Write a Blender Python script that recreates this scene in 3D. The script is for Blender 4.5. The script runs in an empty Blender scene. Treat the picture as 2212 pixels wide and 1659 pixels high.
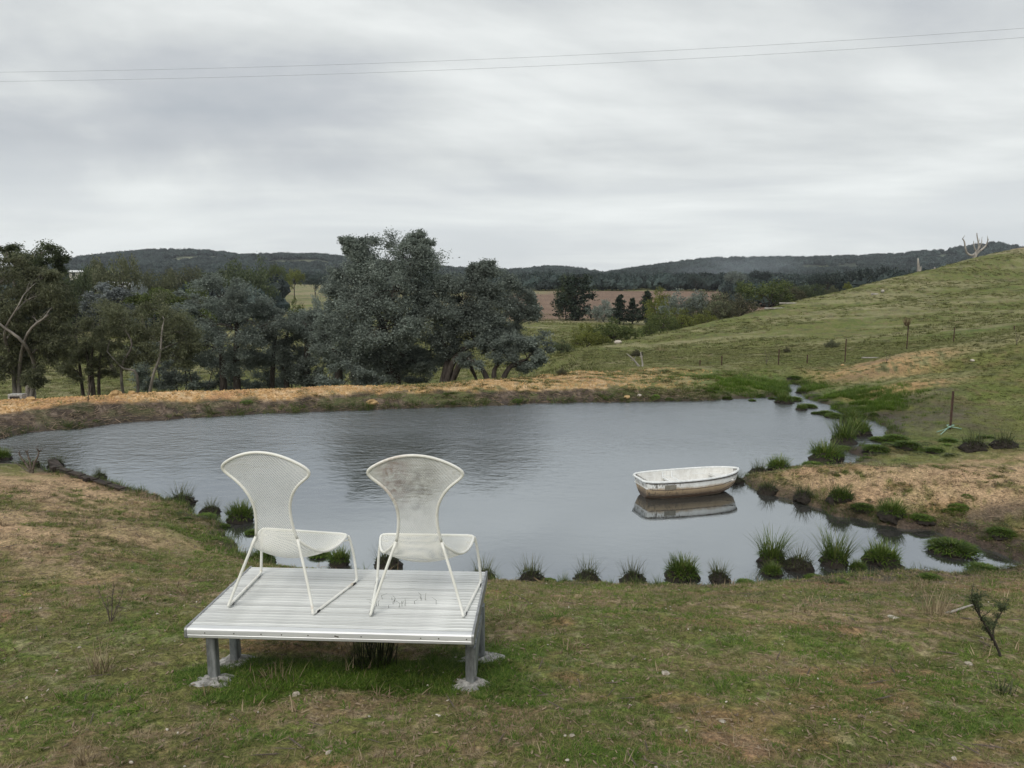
import bpy, math, random
import numpy as np
from math import radians
D = bpy.data
S = bpy.context.scene
C = S.collection

# ------------------------------------------------------------------ camera, light, exposure
EYE = 3.0                      # metres above the pond surface
PITCH = math.atan(204.5/1534)
cam = D.objects.new('camera', D.cameras.new('camera')); C.objects.link(cam); S.camera = cam
cam.location = (0, 0, EYE); cam.rotation_euler = (math.pi/2-PITCH, 0, 0)
cam.data.sensor_width = 36; cam.data.lens = 36*1534/2212
cam.data.clip_start = 0.05; cam.data.clip_end = 6000
S.render.resolution_x, S.render.resolution_y = 1024, 768
S.view_settings.view_transform = 'Standard'; S.view_settings.look = 'None'
S.view_settings.exposure = 0.50; S.view_settings.gamma = 1; S.view_settings.use_curve_mapping = False
SUN_EL, SUN_ROT = 48, 200
sun = D.objects.new('sun', D.lights.new('sun', 'SUN')); C.objects.link(sun)
sun.data.energy = 1.2; sun.data.angle = radians(30); sun.data.color = (1, .955, .87)
sun.rotation_euler = (radians(90-SUN_EL), 0, radians(180-SUN_ROT))
S.cycles.max_bounces = 6; S.cycles.transparent_max_bounces = 8; S.cycles.use_denoising = True
S.cycles.sample_clamp_indirect = 4

class NT:
    """small helper to write node trees"""
    def __init__(s, tree): s.t = tree; tree.nodes.clear()
    def n(s, typ, **kw):
        nd = s.t.nodes.new(typ)
        for k, v in kw.items():
            if k == 'i':
                for a, b in v.items():
                    if isinstance(b, tuple) and len(b) == 2 and hasattr(b[0], 'outputs'): s.t.links.new(b[0].outputs[b[1]], nd.inputs[a])
                    elif hasattr(b, 'outputs'): s.t.links.new(b.outputs[0], nd.inputs[a])
                    else: nd.inputs[a].default_value = b
            else: setattr(nd, k, v)
        return nd
    def math(s, op, a, b=0.0, clamp=False): return s.n('ShaderNodeMath', operation=op, use_clamp=clamp, i={0: a, 1: b})
    def noise(s, vec, scale, detail=6, rough=.6, dist=0.0):
        i = {'Scale': scale, 'Detail': detail, 'Roughness': rough, 'Distortion': dist}
        if vec is not None: i['Vector'] = vec
        return s.n('ShaderNodeTexNoise', i=i)
    def ramp(s, fac, stops):
        r = s.n('ShaderNodeValToRGB', i={'Fac': fac}); e = r.color_ramp.elements
        while len(e) < len(stops): e.new(.5)
        for q, (p, c) in zip(e, stops):
            q.position = p; q.color = (c, c, c, 1) if isinstance(c, (int, float)) else (*c, 1)
        return r
    def mix(s, fac, a, b, blend='MIX'):
        m = s.n('ShaderNodeMix', data_type='RGBA', blend_type=blend)
        for k, v in ((0, fac), (6, a), (7, b)):
            if isinstance(v, tuple) and len(v) == 2 and hasattr(v[0], 'outputs'): s.t.links.new(v[0].outputs[v[1]], m.inputs[k])
            elif hasattr(v, 'outputs'): s.t.links.new(v.outputs[2 if v.bl_idname == 'ShaderNodeMix' else 0], m.inputs[k])
            else: m.inputs[k].default_value = v if isinstance(v, float) else (*v[:3], 1)
        return (m, 2)

W = D.worlds.new('World'); S.world = W; W.use_nodes = True
w = NT(W.node_tree)
sky = w.n('ShaderNodeTexSky', sky_type='NISHITA', sun_disc=False, sun_elevation=radians(SUN_EL), sun_rotation=radians(SUN_ROT), air_density=1.0, dust_density=2.0)
tc = w.n('ShaderNodeTexCoord'); sp = w.n('ShaderNodeSeparateXYZ', i={0: (tc, 'Generated')})
zz = w.math('MAXIMUM', (sp, 2), 0.0); den = w.math('ADD', zz, 0.16)
cv = w.n('ShaderNodeCombineXYZ', i={0: w.math('DIVIDE', (sp, 0), den), 1: w.math('DIVIDE', (sp, 1), den), 2: 0.0})
mp = w.n('ShaderNodeMapping', i={'Vector': cv, 'Location': (3.1, 5.2, 0), 'Scale': (.78, 1.0, 1)})
n1 = w.noise(mp, .62, 7, .54, .45); den2 = w.math('ADD', zz, 0.045)
cv2 = w.n('ShaderNodeCombineXYZ', i={0: w.math('DIVIDE', (sp, 0), den2), 1: w.math('DIVIDE', (sp, 1), den2), 2: 0.0})
mp2 = w.n('ShaderNodeMapping', i={'Vector': cv2, 'Location': (1.7, 8.3, 0), 'Scale': (.35, 1.0, 1)}); n2 = w.noise(mp2, .85, 6, .58, .25)
cl = w.math('ADD', w.math('MULTIPLY', n1, .82), w.math('MULTIPLY', n2, .18))
ccol = w.ramp(cl, [(.38, (.33, .355, .385)), (.46, (.40, .42, .44)), (.52, (.51, .53, .53)), (.60, (.66, .68, .67))])
hz = w.ramp(zz, [(0.0, .8), (.09, 1.0), (.17, .15), (.4, 0.0)])
ccol2 = w.mix(w.math('MULTIPLY', hz, .55), ccol, (.76, .79, .78))
bg1 = w.n('ShaderNodeBackground', i={'Color': sky, 'Strength': 0.10})
bg2 = w.n('ShaderNodeBackground', i={'Color': ccol2, 'Strength': 1.0})
ms = w.n('ShaderNodeMixShader', i={0: .97, 1: bg1, 2: bg2})
w.n('ShaderNodeOutputWorld', i={'Surface': ms})

# ------------------------------------------------------------------ helpers
F_, CX, CY = 1534., 1106., 829.5      # lens and centre of the measured photograph
ct, st = math.cos(PITCH), math.sin(PITCH)
def ray(x, y):
    dx = (x-CX)/F_; dy = -(y-CY)/F_
    return np.array([dx, dy*st+ct, dy*ct-st])
def at_z(x, y, z): r = ray(x, y); return np.array([0, 0, EYE])+r*(z-EYE)/r[2]
def at_y(x, y, Y): r = ray(x, y); return np.array([0, 0, EYE])+r*Y/r[1]

def hsh(i, j, s):
    n = (i.astype(np.int64)*374761393+j.astype(np.int64)*668265263+s*1442695041) & 0x7fffffff
    n = (n ^ (n >> 13))*1274126177 & 0x7fffffff
    return ((n ^ (n >> 16)) & 0xffff)/65535.
def vn(x, y, s=0):
    x = np.asarray(x, float); y = np.asarray(y, float)
    i = np.floor(x); j = np.floor(y); u = x-i; v = y-j
    u = u*u*u*(u*(u*6-15)+10); v = v*v*v*(v*(v*6-15)+10)
    a, b, c, d = hsh(i, j, s), hsh(i+1, j, s), hsh(i, j+1, s), hsh(i+1, j+1, s)
    return (a*(1-u)+b*u)*(1-v)+(c*(1-u)+d*u)*v
def fbm(x, y, o=4, s=0, g=.5):
    r = 0; a = 1; t = 0
    for k in range(o):
        r = r+a*vn(x*2**k+k*17.3, y*2**k-k*9.1, s+k); t += a; a *= g
    return r/t          # 0..1, mean .5
def ss(a, b, x):
    t = np.clip((x-a)/(b-a), 0, 1); return t*t*(3-2*t)

def mesh_np(name, V, Fs, mats=(), smooth=True, link=True, parent=None, attrs=None):
    me = D.meshes.new(name); V = np.asarray(V, np.float32)
    if not isinstance(Fs, (list, tuple)) or np.ndim(Fs[0]) == 1: Fs = [Fs]
    Fs = [np.asarray(f, np.int32) for f in Fs if len(f)]
    me.vertices.add(len(V)); me.vertices.foreach_set('co', V.ravel())
    lo = np.concatenate([f.ravel() for f in Fs]); cnt = np.concatenate([np.full(len(f), f.shape[1]) for f in Fs])
    me.loops.add(len(lo)); me.loops.foreach_set('vertex_index', lo)
    me.polygons.add(len(cnt)); me.polygons.foreach_set('loop_start', np.concatenate([[0], np.cumsum(cnt)[:-1]]).astype(np.int32))
    me.polygons.foreach_set('loop_total', cnt.astype(np.int32))
    me.polygons.foreach_set('use_smooth', np.full(len(cnt), smooth))
    me.update(calc_edges=True); me.validate()
    for m in (mats if isinstance(mats, (list, tuple)) else [mats]): me.materials.append(m)
    for k, a in (attrs or {}).items():
        if a.ndim == 2:
            at = me.color_attributes.new(k, 'FLOAT_COLOR', 'POINT'); at.data.foreach_set('color', np.c_[a, np.ones(len(a))].astype(np.float32).ravel())
        else:
            at = me.attributes.new(k, 'FLOAT', 'POINT'); at.data.foreach_set('value', a.astype(np.float32))
    o = D.objects.new(name, me)
    if link: C.objects.link(o)
    if parent is not None: o.parent = parent
    return o

class MB:
    """collects vertices and faces for ONE mesh"""
    def __init__(s): s.v = []; s.q = []; s.t = []; s.n = 0
    def add(s, V, Q=None, T=None):
        V = np.asarray(V, float)
        if Q is not None and len(Q): s.q.append(np.asarray(Q)+s.n)
        if T is not None and len(T): s.t.append(np.asarray(T)+s.n)
        s.v.append(V); s.n += len(V)
    def box(s, c, d, rz=0, ry=0, rx=0, ch=0.0):
        x, y, z = np.array(d)/2.
        if ch <= 0:
            V = np.array([[a*x, b*y, e*z] for a in (-1, 1) for b in (-1, 1) for e in (-1, 1)])
            Q = [[0, 1, 3, 2], [4, 6, 7, 5], [0, 4, 5, 1], [2, 3, 7, 6], [0, 2, 6, 4], [1, 5, 7, 3]]; T = None
        else:
            V = []
            for a in (-1, 1):
                for (b, e) in ((-1, -1), (1, -1), (1, 1), (-1, 1)):
                    V += [[a*x, b*(y-ch*(1 if k else 0)), e*(z-ch*(0 if k else 1))] for k in ((0, 1) if b*e > 0 else (1, 0))]
            V = np.array(V, float); Q = [[i, (i+1) % 8, 8+(i+1) % 8, 8+i] for i in range(8)]
            Q += [[0, 1, 2, 3], [0, 3, 4, 7], [4, 5, 6, 7]]; Q += [[8, 11, 10, 9], [8, 15, 12, 11], [12, 15, 14, 13]]; T = None
        s.add(V@rotm(rx, ry, rz).T+np.asarray(c, float), Q, T)
    def tube(s, P, R, n=8, cap=True, closed=False):
        P = np.asarray(P, float); m = len(P); R = np.broadcast_to(np.asarray(R, float), (m,))
        t = np.gradient(P, axis=0) if not closed else np.roll(P, -1, 0)-np.roll(P, 1, 0)
        t /= np.linalg.norm(t, axis=1)[:, None]+1e-9
        up = np.array([0, 0, 1.]) if abs(t[0][2]) < .9 else np.array([1., 0, 0])
        u = np.cross(t[0], up); u /= np.linalg.norm(u); V = []
        for k in range(m):
            u = u-t[k]*np.dot(u, t[k]); u /= np.linalg.norm(u)+1e-9; b = np.cross(t[k], u)
            an = np.arange(n)*2*math.pi/n
            V.append(P[k]+R[k]*(np.cos(an)[:, None]*u+np.sin(an)[:, None]*b))
        V = np.concatenate(V); Q = []
        rng_ = m if closed else m-1
        i = np.arange(n); j = (i+1) % n
        for k in range(rng_):
            a = k*n; c = ((k+1) % m)*n
            Q.append(np.c_[a+i, a+j, c+j, c+i])
        Q = np.concatenate(Q); T = None
        if cap and not closed:
            V = np.r_[V, [P[0]], [P[-1]]]; e = m*n
            T = np.r_[np.c_[j, i, np.full(n, e)], np.c_[(m-1)*n+i, (m-1)*n+j, np.full(n, e+1)]]
        s.add(V, Q, T)
    def prism(s, prof, x0, x1):
        """extrude a closed (y,z) outline along x"""
        n = len(prof); p = np.asarray(prof, float)
        V = np.r_[np.c_[np.full(n, x0), p], np.c_[np.full(n, x1), p], [[x0, *p.mean(0)]], [[x1, *p.mean(0)]]]
        i = np.arange(n); j = (i+1) % n
        s.add(V, np.c_[i, i+n, j+n, j], np.r_[np.c_[i, j, np.full(n, 2*n)], np.c_[j+n, i+n, np.full(n, 2*n+1)]])
    def build(s, name, mat, parent=None, smooth=False, **kw):
        return mesh_np(name, np.concatenate(s.v), [np.concatenate(a) for a in (s.q, s.t) if a], mat, smooth, parent=parent, **kw)

def rotm(rx=0, ry=0, rz=0):
    cx, sx, cy, sy, cz, sz = math.cos(rx), math.sin(rx), math.cos(ry), math.sin(ry), math.cos(rz), math.sin(rz)
    return np.array([[cz, -sz, 0], [sz, cz, 0], [0, 0, 1.]])@np.array([[cy, 0, sy], [0, 1, 0], [-sy, 0, cy]])@np.array([[1, 0, 0], [0, cx, -sx], [0, sx, cx]])

def tag(o, label=None, cat=None, group=None, kind=None):
    if label: o['label'] = label
    if cat: o['category'] = cat
    if group: o['group'] = group
    if kind: o['kind'] = kind
    return o
def thing(name, loc, label, cat, group=None, rz=0.0, scale=None):
    o = D.objects.new(name, None); C.objects.link(o); o.location = tuple(loc); o.rotation_euler = (0, 0, rz)
    o.empty_display_size = .1
    if scale is not None: o.scale = (scale,)*3 if np.isscalar(scale) else tuple(scale)
    return tag(o, label, cat, group)
def copy_tree(o, kids):
    c = o.copy(); C.objects.link(c); out = []
    for k in kids:
        d = k.copy(); C.objects.link(d); d.parent = c; out.append(d)
    return c, out
def smoothpath(P, k=4):
    P = np.asarray(P, float); out = []
    Q = np.r_[[2*P[0]-P[1]], P, [2*P[-1]-P[-2]]]
    for i in range(1, len(Q)-2):
        for t in np.arange(k)/k:
            a, b, c, d = Q[i-1], Q[i], Q[i+1], Q[i+2]
            out.append(.5*((2*b)+(-a+c)*t+(2*a-5*b+4*c-d)*t*t+(-a+3*b-3*c+d)*t**3))
    out.append(P[-1]); return np.array(out)

# ------------------------------------------------------------------ materials
def new_mat(name):
    m = D.materials.new(name); m.use_nodes = True; return m, NT(m.node_tree)
def pbr(t, col, rough=.9, bump=None, bstr=.3, bdist=.01, metal=0.0, spec=.3, extra=None):
    i = {'Base Color': col, 'Roughness': rough, 'Metallic': metal, 'Specular IOR Level': spec}
    if isinstance(col, tuple) and len(col) == 3: i['Base Color'] = (*col, 1)
    if bump is not None: i['Normal'] = t.n('ShaderNodeBump', i={'Strength': bstr, 'Distance': bdist, 'Height': bump})
    if extra: i.update(extra)
    b = t.n('ShaderNodeBsdfPrincipled', i=i)
    return b
def out(t, sh): t.n('ShaderNodeOutputMaterial', i={'Surface': sh})
def simple(name, c1, c2, scale=8, rough=.8, coord='Object', metal=0.0, spec=.3, stops=(.38, .62), bstr=.3, bdist=.004, stretch=None, rnd=0.0, c3=None, scale3=2.0, s3=(.55, .7)):
    m, t = new_mat(name); tc = t.n('ShaderNodeTexCoord')
    v = (tc, coord) if coord != 'World' else (t.n('ShaderNodeNewGeometry'), 'Position')
    if stretch: v = t.n('ShaderNodeMapping', i={'Vector': v, 'Scale': stretch})
    n = t.noise(v, scale, 8, .65)
    c = t.ramp(n, [(stops[0], c1), (stops[1], c2)]); o = c
    if c3 is not None:
        o = t.mix(t.ramp(t.noise(v, scale3, 6, .7), [(s3[0], 0.0), (s3[1], 1.0)]), o, c3)
    if rnd:
        oi = t.n('ShaderNodeObjectInfo')
        k = t.math('MULTIPLY_ADD', (oi, 'Random'), rnd); k.inputs[2].default_value = 1-rnd/2
        o = t.n('ShaderNodeVectorMath', operation='SCALE', i={0: o, 'Scale': k})
    out(t, pbr(t, o, rough, n, bstr, bdist, metal, spec)); return m
def leafmat(name, c1, c2, c3=None, trans=.2, rough=.6, var=.3):
    m, t = new_mat(name)
    g = t.n('ShaderNodeNewGeometry'); oi = t.n('ShaderNodeObjectInfo')
    a = t.ramp((g, 'Random Per Island'), [(0.0, c1), (.75, c2), (1.0, c3 or c2)])
    nz = t.noise((g, 'Position'), .9, 4, .6)
    k = t.math('MULTIPLY', t.ramp(nz, [(.3, .62), (.7, 1.3)]), t.math('MULTIPLY_ADD', (oi, 'Random'), var)); 
    k.inputs[1].links[0].from_node.inputs[2].default_value = 1-var/2
    col = t.n('ShaderNodeVectorMath', operation='SCALE', i={0: a, 'Scale': k})
    b = pbr(t, col, rough, spec=.25)
    tr = t.n('ShaderNodeBsdfTranslucent', i={'Color': col})
    out(t, t.n('ShaderNodeMixShader', i={0: trans, 1: b, 2: tr})); return m

M = {}
M['silver'] = leafmat('silver gum leaves', (.145, .17, .148), (.225, .262, .228), (.34, .38, .335), .42)
M['pale'] = leafmat('pale grey leaves', (.14, .16, .165), (.25, .28, .28), (.36, .39, .39), .15)
M['olive'] = leafmat('olive gum leaves', (.095, .105, .062), (.165, .18, .10), (.22, .22, .14), .42)
M['dgreen'] = leafmat('dark green leaves', (.060, .078, .040), (.105, .135, .065), (.15, .17, .09), .4)
M['green'] = leafmat('mid green leaves', (.05, .075, .02), (.11, .14, .04), (.16, .18, .06), .2)
M['yellow'] = leafmat('yellow green leaves', (.08, .10, .02), (.17, .19, .04), (.24, .24, .07), .25)
M['brownish'] = leafmat('brownish leaves', (.06, .06, .035), (.10, .10, .055), (.15, .13, .08), .2)
M['pine'] = leafmat('pine needles', (.018, .03, .02), (.04, .06, .038), (.06, .08, .05), .1)
M['farleaf'] = leafmat('forest leaves', (.022, .036, .034), (.046, .066, .060), (.095, .115, .085), .1, var=1.1)
M['bark_dark'] = simple('dark rough bark', (.035, .028, .024), (.09, .075, .065), 9, .95, stretch=(1, 1, .3), bstr=.8, bdist=.03)
M['bark_pale'] = simple('pale smooth bark', (.10, .088, .078), (.30, .27, .24), 2.5, .8, stretch=(1, 1, .4), bstr=.3, bdist=.02)
M['bark_dead'] = simple('bleached dead wood', (.22, .20, .18), (.44, .41, .37), 3, .85, stretch=(1, 1, .3))
M['twig'] = simple('grey brown twigs', (.07, .055, .045), (.18, .15, .125), 30, .9)
M['blade'] = leafmat('rush blades', (.05, .085, .018), (.11, .16, .03), (.20, .21, .07), .3, .5)
M['blade2'] = leafmat('dull rush blades', (.05, .065, .03), (.09, .11, .04), (.17, .16, .08), .3, .5)
M['bladedark'] = leafmat('dark rush stems', (.02, .028, .012), (.05, .06, .028), (.12, .11, .06), .1, .5)
M['straw'] = leafmat('straw stems', (.16, .12, .07), (.30, .24, .15), (.42, .35, .22), .2, .8)
M['peat'] = simple('wet root mat', (.012, .009, .007), (.05, .038, .028), 30, .7, bstr=1, bdist=.02, spec=.4)
M['stone'] = simple('pale stone', (.30, .26, .21), (.55, .50, .43), 25, .85, rnd=.3)
M['ochre_stone'] = simple('ochre stone', (.32, .20, .09), (.52, .36, .18), 14, .9, rnd=.3)
M['concrete'] = simple('rough concrete', (.20, .195, .185), (.46, .45, .43), 30, .95, bstr=1, bdist=.012)

# ------------------------------------------------------------------ pond outline and terrain height
SHORE = [(-160, 950), (0, 947), (60, 937), (150, 928), (300, 912), (420, 902), (560, 895), (720, 888), (860, 883), (1000, 878), (1150, 872), (1300, 869),
 (1450, 867), (1560, 864), (1640, 859), (1690, 856), (1708, 846), (1700, 836), (1712, 829), (1730, 832), (1727, 843), (1742, 852), (1758, 866), (1790, 878),
 (1822, 893), (1850, 903), (1886, 906), (1912, 926), (1918, 945), (1895, 966), (1852, 970), (1836, 978), (1870, 988), (1858, 1000), (1800, 1006), (1740, 1008),
 (1690, 1014), (1640, 1022), (1606, 1026), (1590, 1034), (1596, 1047), (1640, 1066), (1700, 1082), (1768, 1097), (1800, 1112), (1880, 1126),
 (1950, 1143), (2020, 1150), (2078, 1166), (2134, 1188), (2204, 1218), (2120, 1234), (2010, 1242), (1900, 1247), (1800, 1252), (1700, 1262), (1600, 1270), (1500, 1272),
 (1400, 1268), (1300, 1264), (1150, 1262), (1040, 1258), (900, 1250), (760, 1240), (640, 1232), (560, 1218), (518, 1192), (498, 1160), (474, 1138), (420, 1108), (330, 1076),
 (240, 1052), (170, 1030), (90, 1012), (0, 1000), (-160, 985)]
SH = np.array([at_z(x, y, 0)[:2] for x, y in SHORE])
def pond(X, Y):
    """signed distance to the shore (+ on land) and the nearest shore point's range"""
    X = np.asarray(X, float).ravel(); Y = np.asarray(Y, float).ravel()
    wob = .16*(fbm(X*1.7, Y*1.7, 4, 5)-.5)*2
    best = np.full(X.shape, 1e9); rn = np.zeros(X.shape); ins = np.zeros(X.shape, bool)
    A = SH; B = np.roll(SH, -1, 0)
    for (ax, ay), (bx, by) in zip(A, B):
        ex, ey = bx-ax, by-ay; t = np.clip(((X-ax)*ex+(Y-ay)*ey)/(ex*ex+ey*ey), 0, 1)
        px, py = ax+t*ex, ay+t*ey; d = (X-px)**2+(Y-py)**2
        k = d < best; best[k] = d[k]; rn[k] = np.hypot(px, py)[k]
        c = (ay > Y) != (by > Y)
        if c.any():
            xi = ax+(Y-ay)/(ey if abs(ey) > 1e-9 else 1e-9)*ex; ins ^= c & (X < xi)
    d = np.sqrt(best); d = np.where(ins, -d, d)
    return d+wob*np.clip(rn/9, .5, 1.3), rn
def zy(x, *ks):
    o = []
    for k in ks:
        if len(k) == 2: o.append((k[0], at_y(x, k[1], k[0])[2]))
        else: o.append((k[0], k[2]))
    return o
N_ = None
ridge = [(-600, 600), (0, 580), (150, 562), (200, 552), (300, 545), (400, 541), (480, 543), (550, 550), (620, 548), (700, 549), (800, 562), (1000, 580), (1100, 585), (1170, 576),
         (1240, 583), (1300, 594), (1400, 575), (1520, 558), (1700, 559), (1900, 550), (2000, 542), (2060, 533), (2120, 523), (2212, 530), (2700, 560)]
def rid(x): return np.interp(x, [r[0] for r in ridge], [r[1]+8 for r in ridge])
COL = {
 0: [(14, N_, .35), (16.5, 866), (18, N_, .15), (24, N_, -1.6), (32, N_, -2.4), (45, N_, -2.7), (60, N_, -2.7), (80, 735), (110, N_, -2), (160, N_, -1), (350, N_, 2)],
 300: [(15, N_, .35), (17.4, 850), (19, N_, .15), (25, N_, -1.6), (32, N_, -2.4), (45, N_, -2.6), (60, N_, -2.8), (80, N_, -2.8), (110, N_, -2.2), (160, N_, -1), (350, N_, 3)],
 600: [(16.5, N_, .35), (18.4, 840), (20, N_, .15), (26, N_, -1.5), (34, N_, -2.2), (45, N_, -2.4), (60, N_, -2.5), (80, N_, -2.4), (110, N_, -2), (160, 655), (400, 613)],
 900: [(17, N_, .35), (19.4, 832), (21, N_, .15), (27, N_, -1.3), (36, N_, -1.8), (45, N_, -2), (60, N_, -2.1), (80, N_, -2.1), (110, N_, -2), (160, 655), (400, 618)],
 1100: [(18, N_, .3), (20.8, 818), (22, N_, .1), (28, N_, -1.1), (36, N_, -1.35), (43, 782), (60, 742), (80, 715), (108, 695), (120, 689), (250, 629)],
 1250: [(18.5, N_, .3), (22.3, 806), (24, 801), (27, 793), (31, 783), (36, 770), (42, 757), (54, N_, -2.2), (108, 695), (120, 689), (250, 629)],
 1400: [(18.8, N_, .3), (24, 798), (26, 792), (32, 778), (38, 765), (46, 745), (55, 727), (66, N_, -1.9), (108, 695), (120, 689), (250, 629)],
 1600: [(20, N_, .3), (25, 788), (27, 783), (33, 765), (43, 737), (54, 708), (65, 681), (77, N_, -.8), (110, N_, -1.5), (130, N_, -1), (250, 629)],
 1800: [(18, N_, .12), (23, 806), (26, 784), (30, 770), (45, 718), (62, 668), (80, 630), (92, N_, 1), (120, N_, 0), (170, N_, 0), (300, N_, 2)],
 2000: [(14, N_, .25), (24, 752), (26, N_, .85), (32, 745), (45, 702), (68, 640), (95, 580), (107, N_, 4), (140, N_, 3), (200, N_, 2), (350, N_, 3)],
 2212: [(14, 930), (24, 712), (26.5, N_, 1.5), (34, 705), (50, 670), (80, 603), (120, 528), (135, N_, 9.5), (180, N_, 6), (250, N_, 4), (400, N_, 5)],
 2700: [(14, 880), (24, 660), (27, N_, 2.4), (36, 655), (60, 600), (95, 520), (130, 450), (150, N_, 15), (200, N_, 12), (300, N_, 8), (400, N_, 8)]}
COL[-600] = COL[0]
ck = sorted(COL)
KA = np.array([(x-CX)/F_/.991 for x in ck])
KY = []; KZ = []
near = [(-40, 3.2), (-6, 1.75), (0, 1.5), (2.4, 1.19), (3.4, .985), (3.9, .89), (5, .75), (7, .62), (10, .47), (12.2, .38)]
for x in ck:
    k = list(near)+zy(x, *COL[x])+[(520, 6.)]
    yy = rid(x); zr = at_y(x, yy, 1000)[2]
    k += [(700, 6+(zr-6)*.35), (1000, zr), (1150, zr*.7), (2600, -20.)]
    KY.append([a for a, b in k]); KZ.append([b for a, b in k])
KY = np.array(KY); KZ = np.array(KZ)
fa = np.arctan(np.linspace(-2.2, 2.2, 1400)); fa = np.tan(fa)
RX = np.array([CX+a*.991*F_ for a in fa]); RZ = np.array([at_y(x, rid(x), 1000)[2] for x in np.clip(RX, -600, 2700)])
def knots(a):
    Yk = np.stack([np.interp(a, KA, KY[:, i]) for i in range(KY.shape[1])], 1)
    Zk = np.stack([np.interp(a, KA, KZ[:, i]) for i in range(KY.shape[1])], 1)
    zr = np.interp(a, fa, RZ); Zk[:, -4] = 6+(zr-6)*.35; Zk[:, -3] = zr; Zk[:, -2] = zr*.7
    return Yk, Zk
def hgt(X, Y, full=False):
    X = np.atleast_1d(np.asarray(X, float)); Y = np.atleast_1d(np.asarray(Y, float)); sh = X.shape
    X = X.ravel(); Y = Y.ravel()
    a = np.clip(X/np.maximum(Y, 1.5), -2.1, 2.1); Yk, Zk = knots(a)
    z = Zk[:, 0].copy()
    for i in range(Yk.shape[1]-1):
        k = (Y >= Yk[:, i])
        t = np.clip((Y-Yk[:, i])/(Yk[:, i+1]-Yk[:, i]), 0, 1)
        if 9 <= i: t = .5*t+.5*t*t*(3-2*t)
        z = np.where(k, Zk[:, i]*(1-t)+Zk[:, i+1]*t, z)
    d, rn = pond(X, Y); r = np.hypot(X, Y)
    face = np.clip((r-rn)/(np.abs(d)+.3), -1, 1)
    s = np.where(face > 0, .34*(7/np.maximum(rn, 7))**1.1*(1-face)+.36*face, .34*(7/np.maximum(rn, 7))**1.1)
    bank = s*d+.045*ss(0, .12, d)
    land = ss(.05, .8, d)
    n = .10*(fbm(X*.8, Y*.8, 4, 11)-.5)+.035*(fbm(X*5, Y*5, 3, 21)-.5)*np.clip(9/np.maximum(r, 1), .15, 1.5)
    # tussocky pasture on the hill, a little erosion on the near right slope
    hill = ss(15, 26, r)*(1-ss(180, 260, r))*ss(-.2, .1, a+.12*0)
    n += hill*.22*(fbm(X*.55, Y*.75, 4, 31, .65)-.5)
    n += ss(500, 700, r)*7*(fbm(X/120, Y/120, 3, 41)-.5)
    h = np.clip(.5+.5*(bank-z)/.16, 0, 1); zl = bank*(1-h)+z*h-.16*h*(1-h)
    zl = zl+n*land
    z = np.where(d > 0, np.where(d < 1.0, np.maximum(zl, .012*ss(0, .05, d)), zl), np.maximum(.35*d, -.8)-.02)
    z = z.reshape(sh)
    if full: return z, d, r, a, Yk, n
    return z
def h1(x, y): return float(hgt(np.array([x]), np.array([y]))[0])
def ground_at(x, y, lo=1.5, hi=400):
    """first terrain point under a sight line"""
    r = ray(x, y); Ys = np.exp(np.linspace(math.log(lo), math.log(hi), 700)); t = Ys/r[1]
    zz = EYE+r[2]*t; g = hgt(r[0]*t, Ys); k = np.where(zz <= g)[0]
    i = k[0] if len(k) else len(Ys)-1
    return np.array([r[0]*t[i], Ys[i], g[i]])

# ------------------------------------------------------------------ ground sheet
def mixc(a, b, t): return a*(1-t[:, None])+np.asarray(b)[None]*t[:, None] if np.ndim(b) == 1 else a*(1-t[:, None])+b*t[:, None]
def bl(X, Y, x, y, rx, ry, soft=.5):
    """patch round the terrain point seen at x,y; rx, ry in metres"""
    p = ground_at(x, y); q = np.hypot((X-p[0])/rx, (Y-p[1])/ry)
    return 1-ss(1-soft, 1+soft, q)
PATCH_O = [(1890, 792, 1.8, 1.3, .9), (1960, 775, 1.6, .9, .7), (1950, 830, 1.3, .8, .9), (1905, 850, .8, .8, .8), (2100, 1020, 2.2, .8, .85), (1960, 1040, 1.5, .7, .8), (1800, 1040, 1.2, .35, .8), (2190, 1060, 1.2, .6, .8), (2200, 1000, 1.4, .6, .7), (1700, 1035, .6, .22, .6),
           (110, 1065, 1.3, 1.0, .95), (60, 1045, 1.6, .7, .9), (20, 1140, 1.4, 1.0, .8), (250, 1150, .9, .6, .6), (130, 1240, .7, .3, .5), (30, 1110, .9, .6, .6), (200, 1100, 1.0, .6, .5), (50, 1180, .8, .5, .4), (320, 1110, .5, .3, .4), (160, 1170, .6, .3, .4), (1720, 1330, .5, .15, .4), (2100, 1335, .6, .15, .35)]
PATCH_M = [(1960, 905, 1.6, 1.6, .8), (1930, 870, .8, .5, .8), (2170, 1180, .9, .6, .9), (2060, 1140, 1.1, .25, .9), (1830, 986, .6, .5, .8), (1750, 1232, 1.0, .2, .9), (1900, 1245, 1.4, .25, .9), (2130, 1250, .9, .3, .8),
           (1900, 780, .8, .3, .5), (1860, 815, 1.2, .4, .5), (2000, 850, 1.0, .4, .6), (1890, 865, .9, .3, .8), (1600, 1290, 1.5, .15, .4), (2000, 1290, 1.2, .3, .5)]
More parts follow.
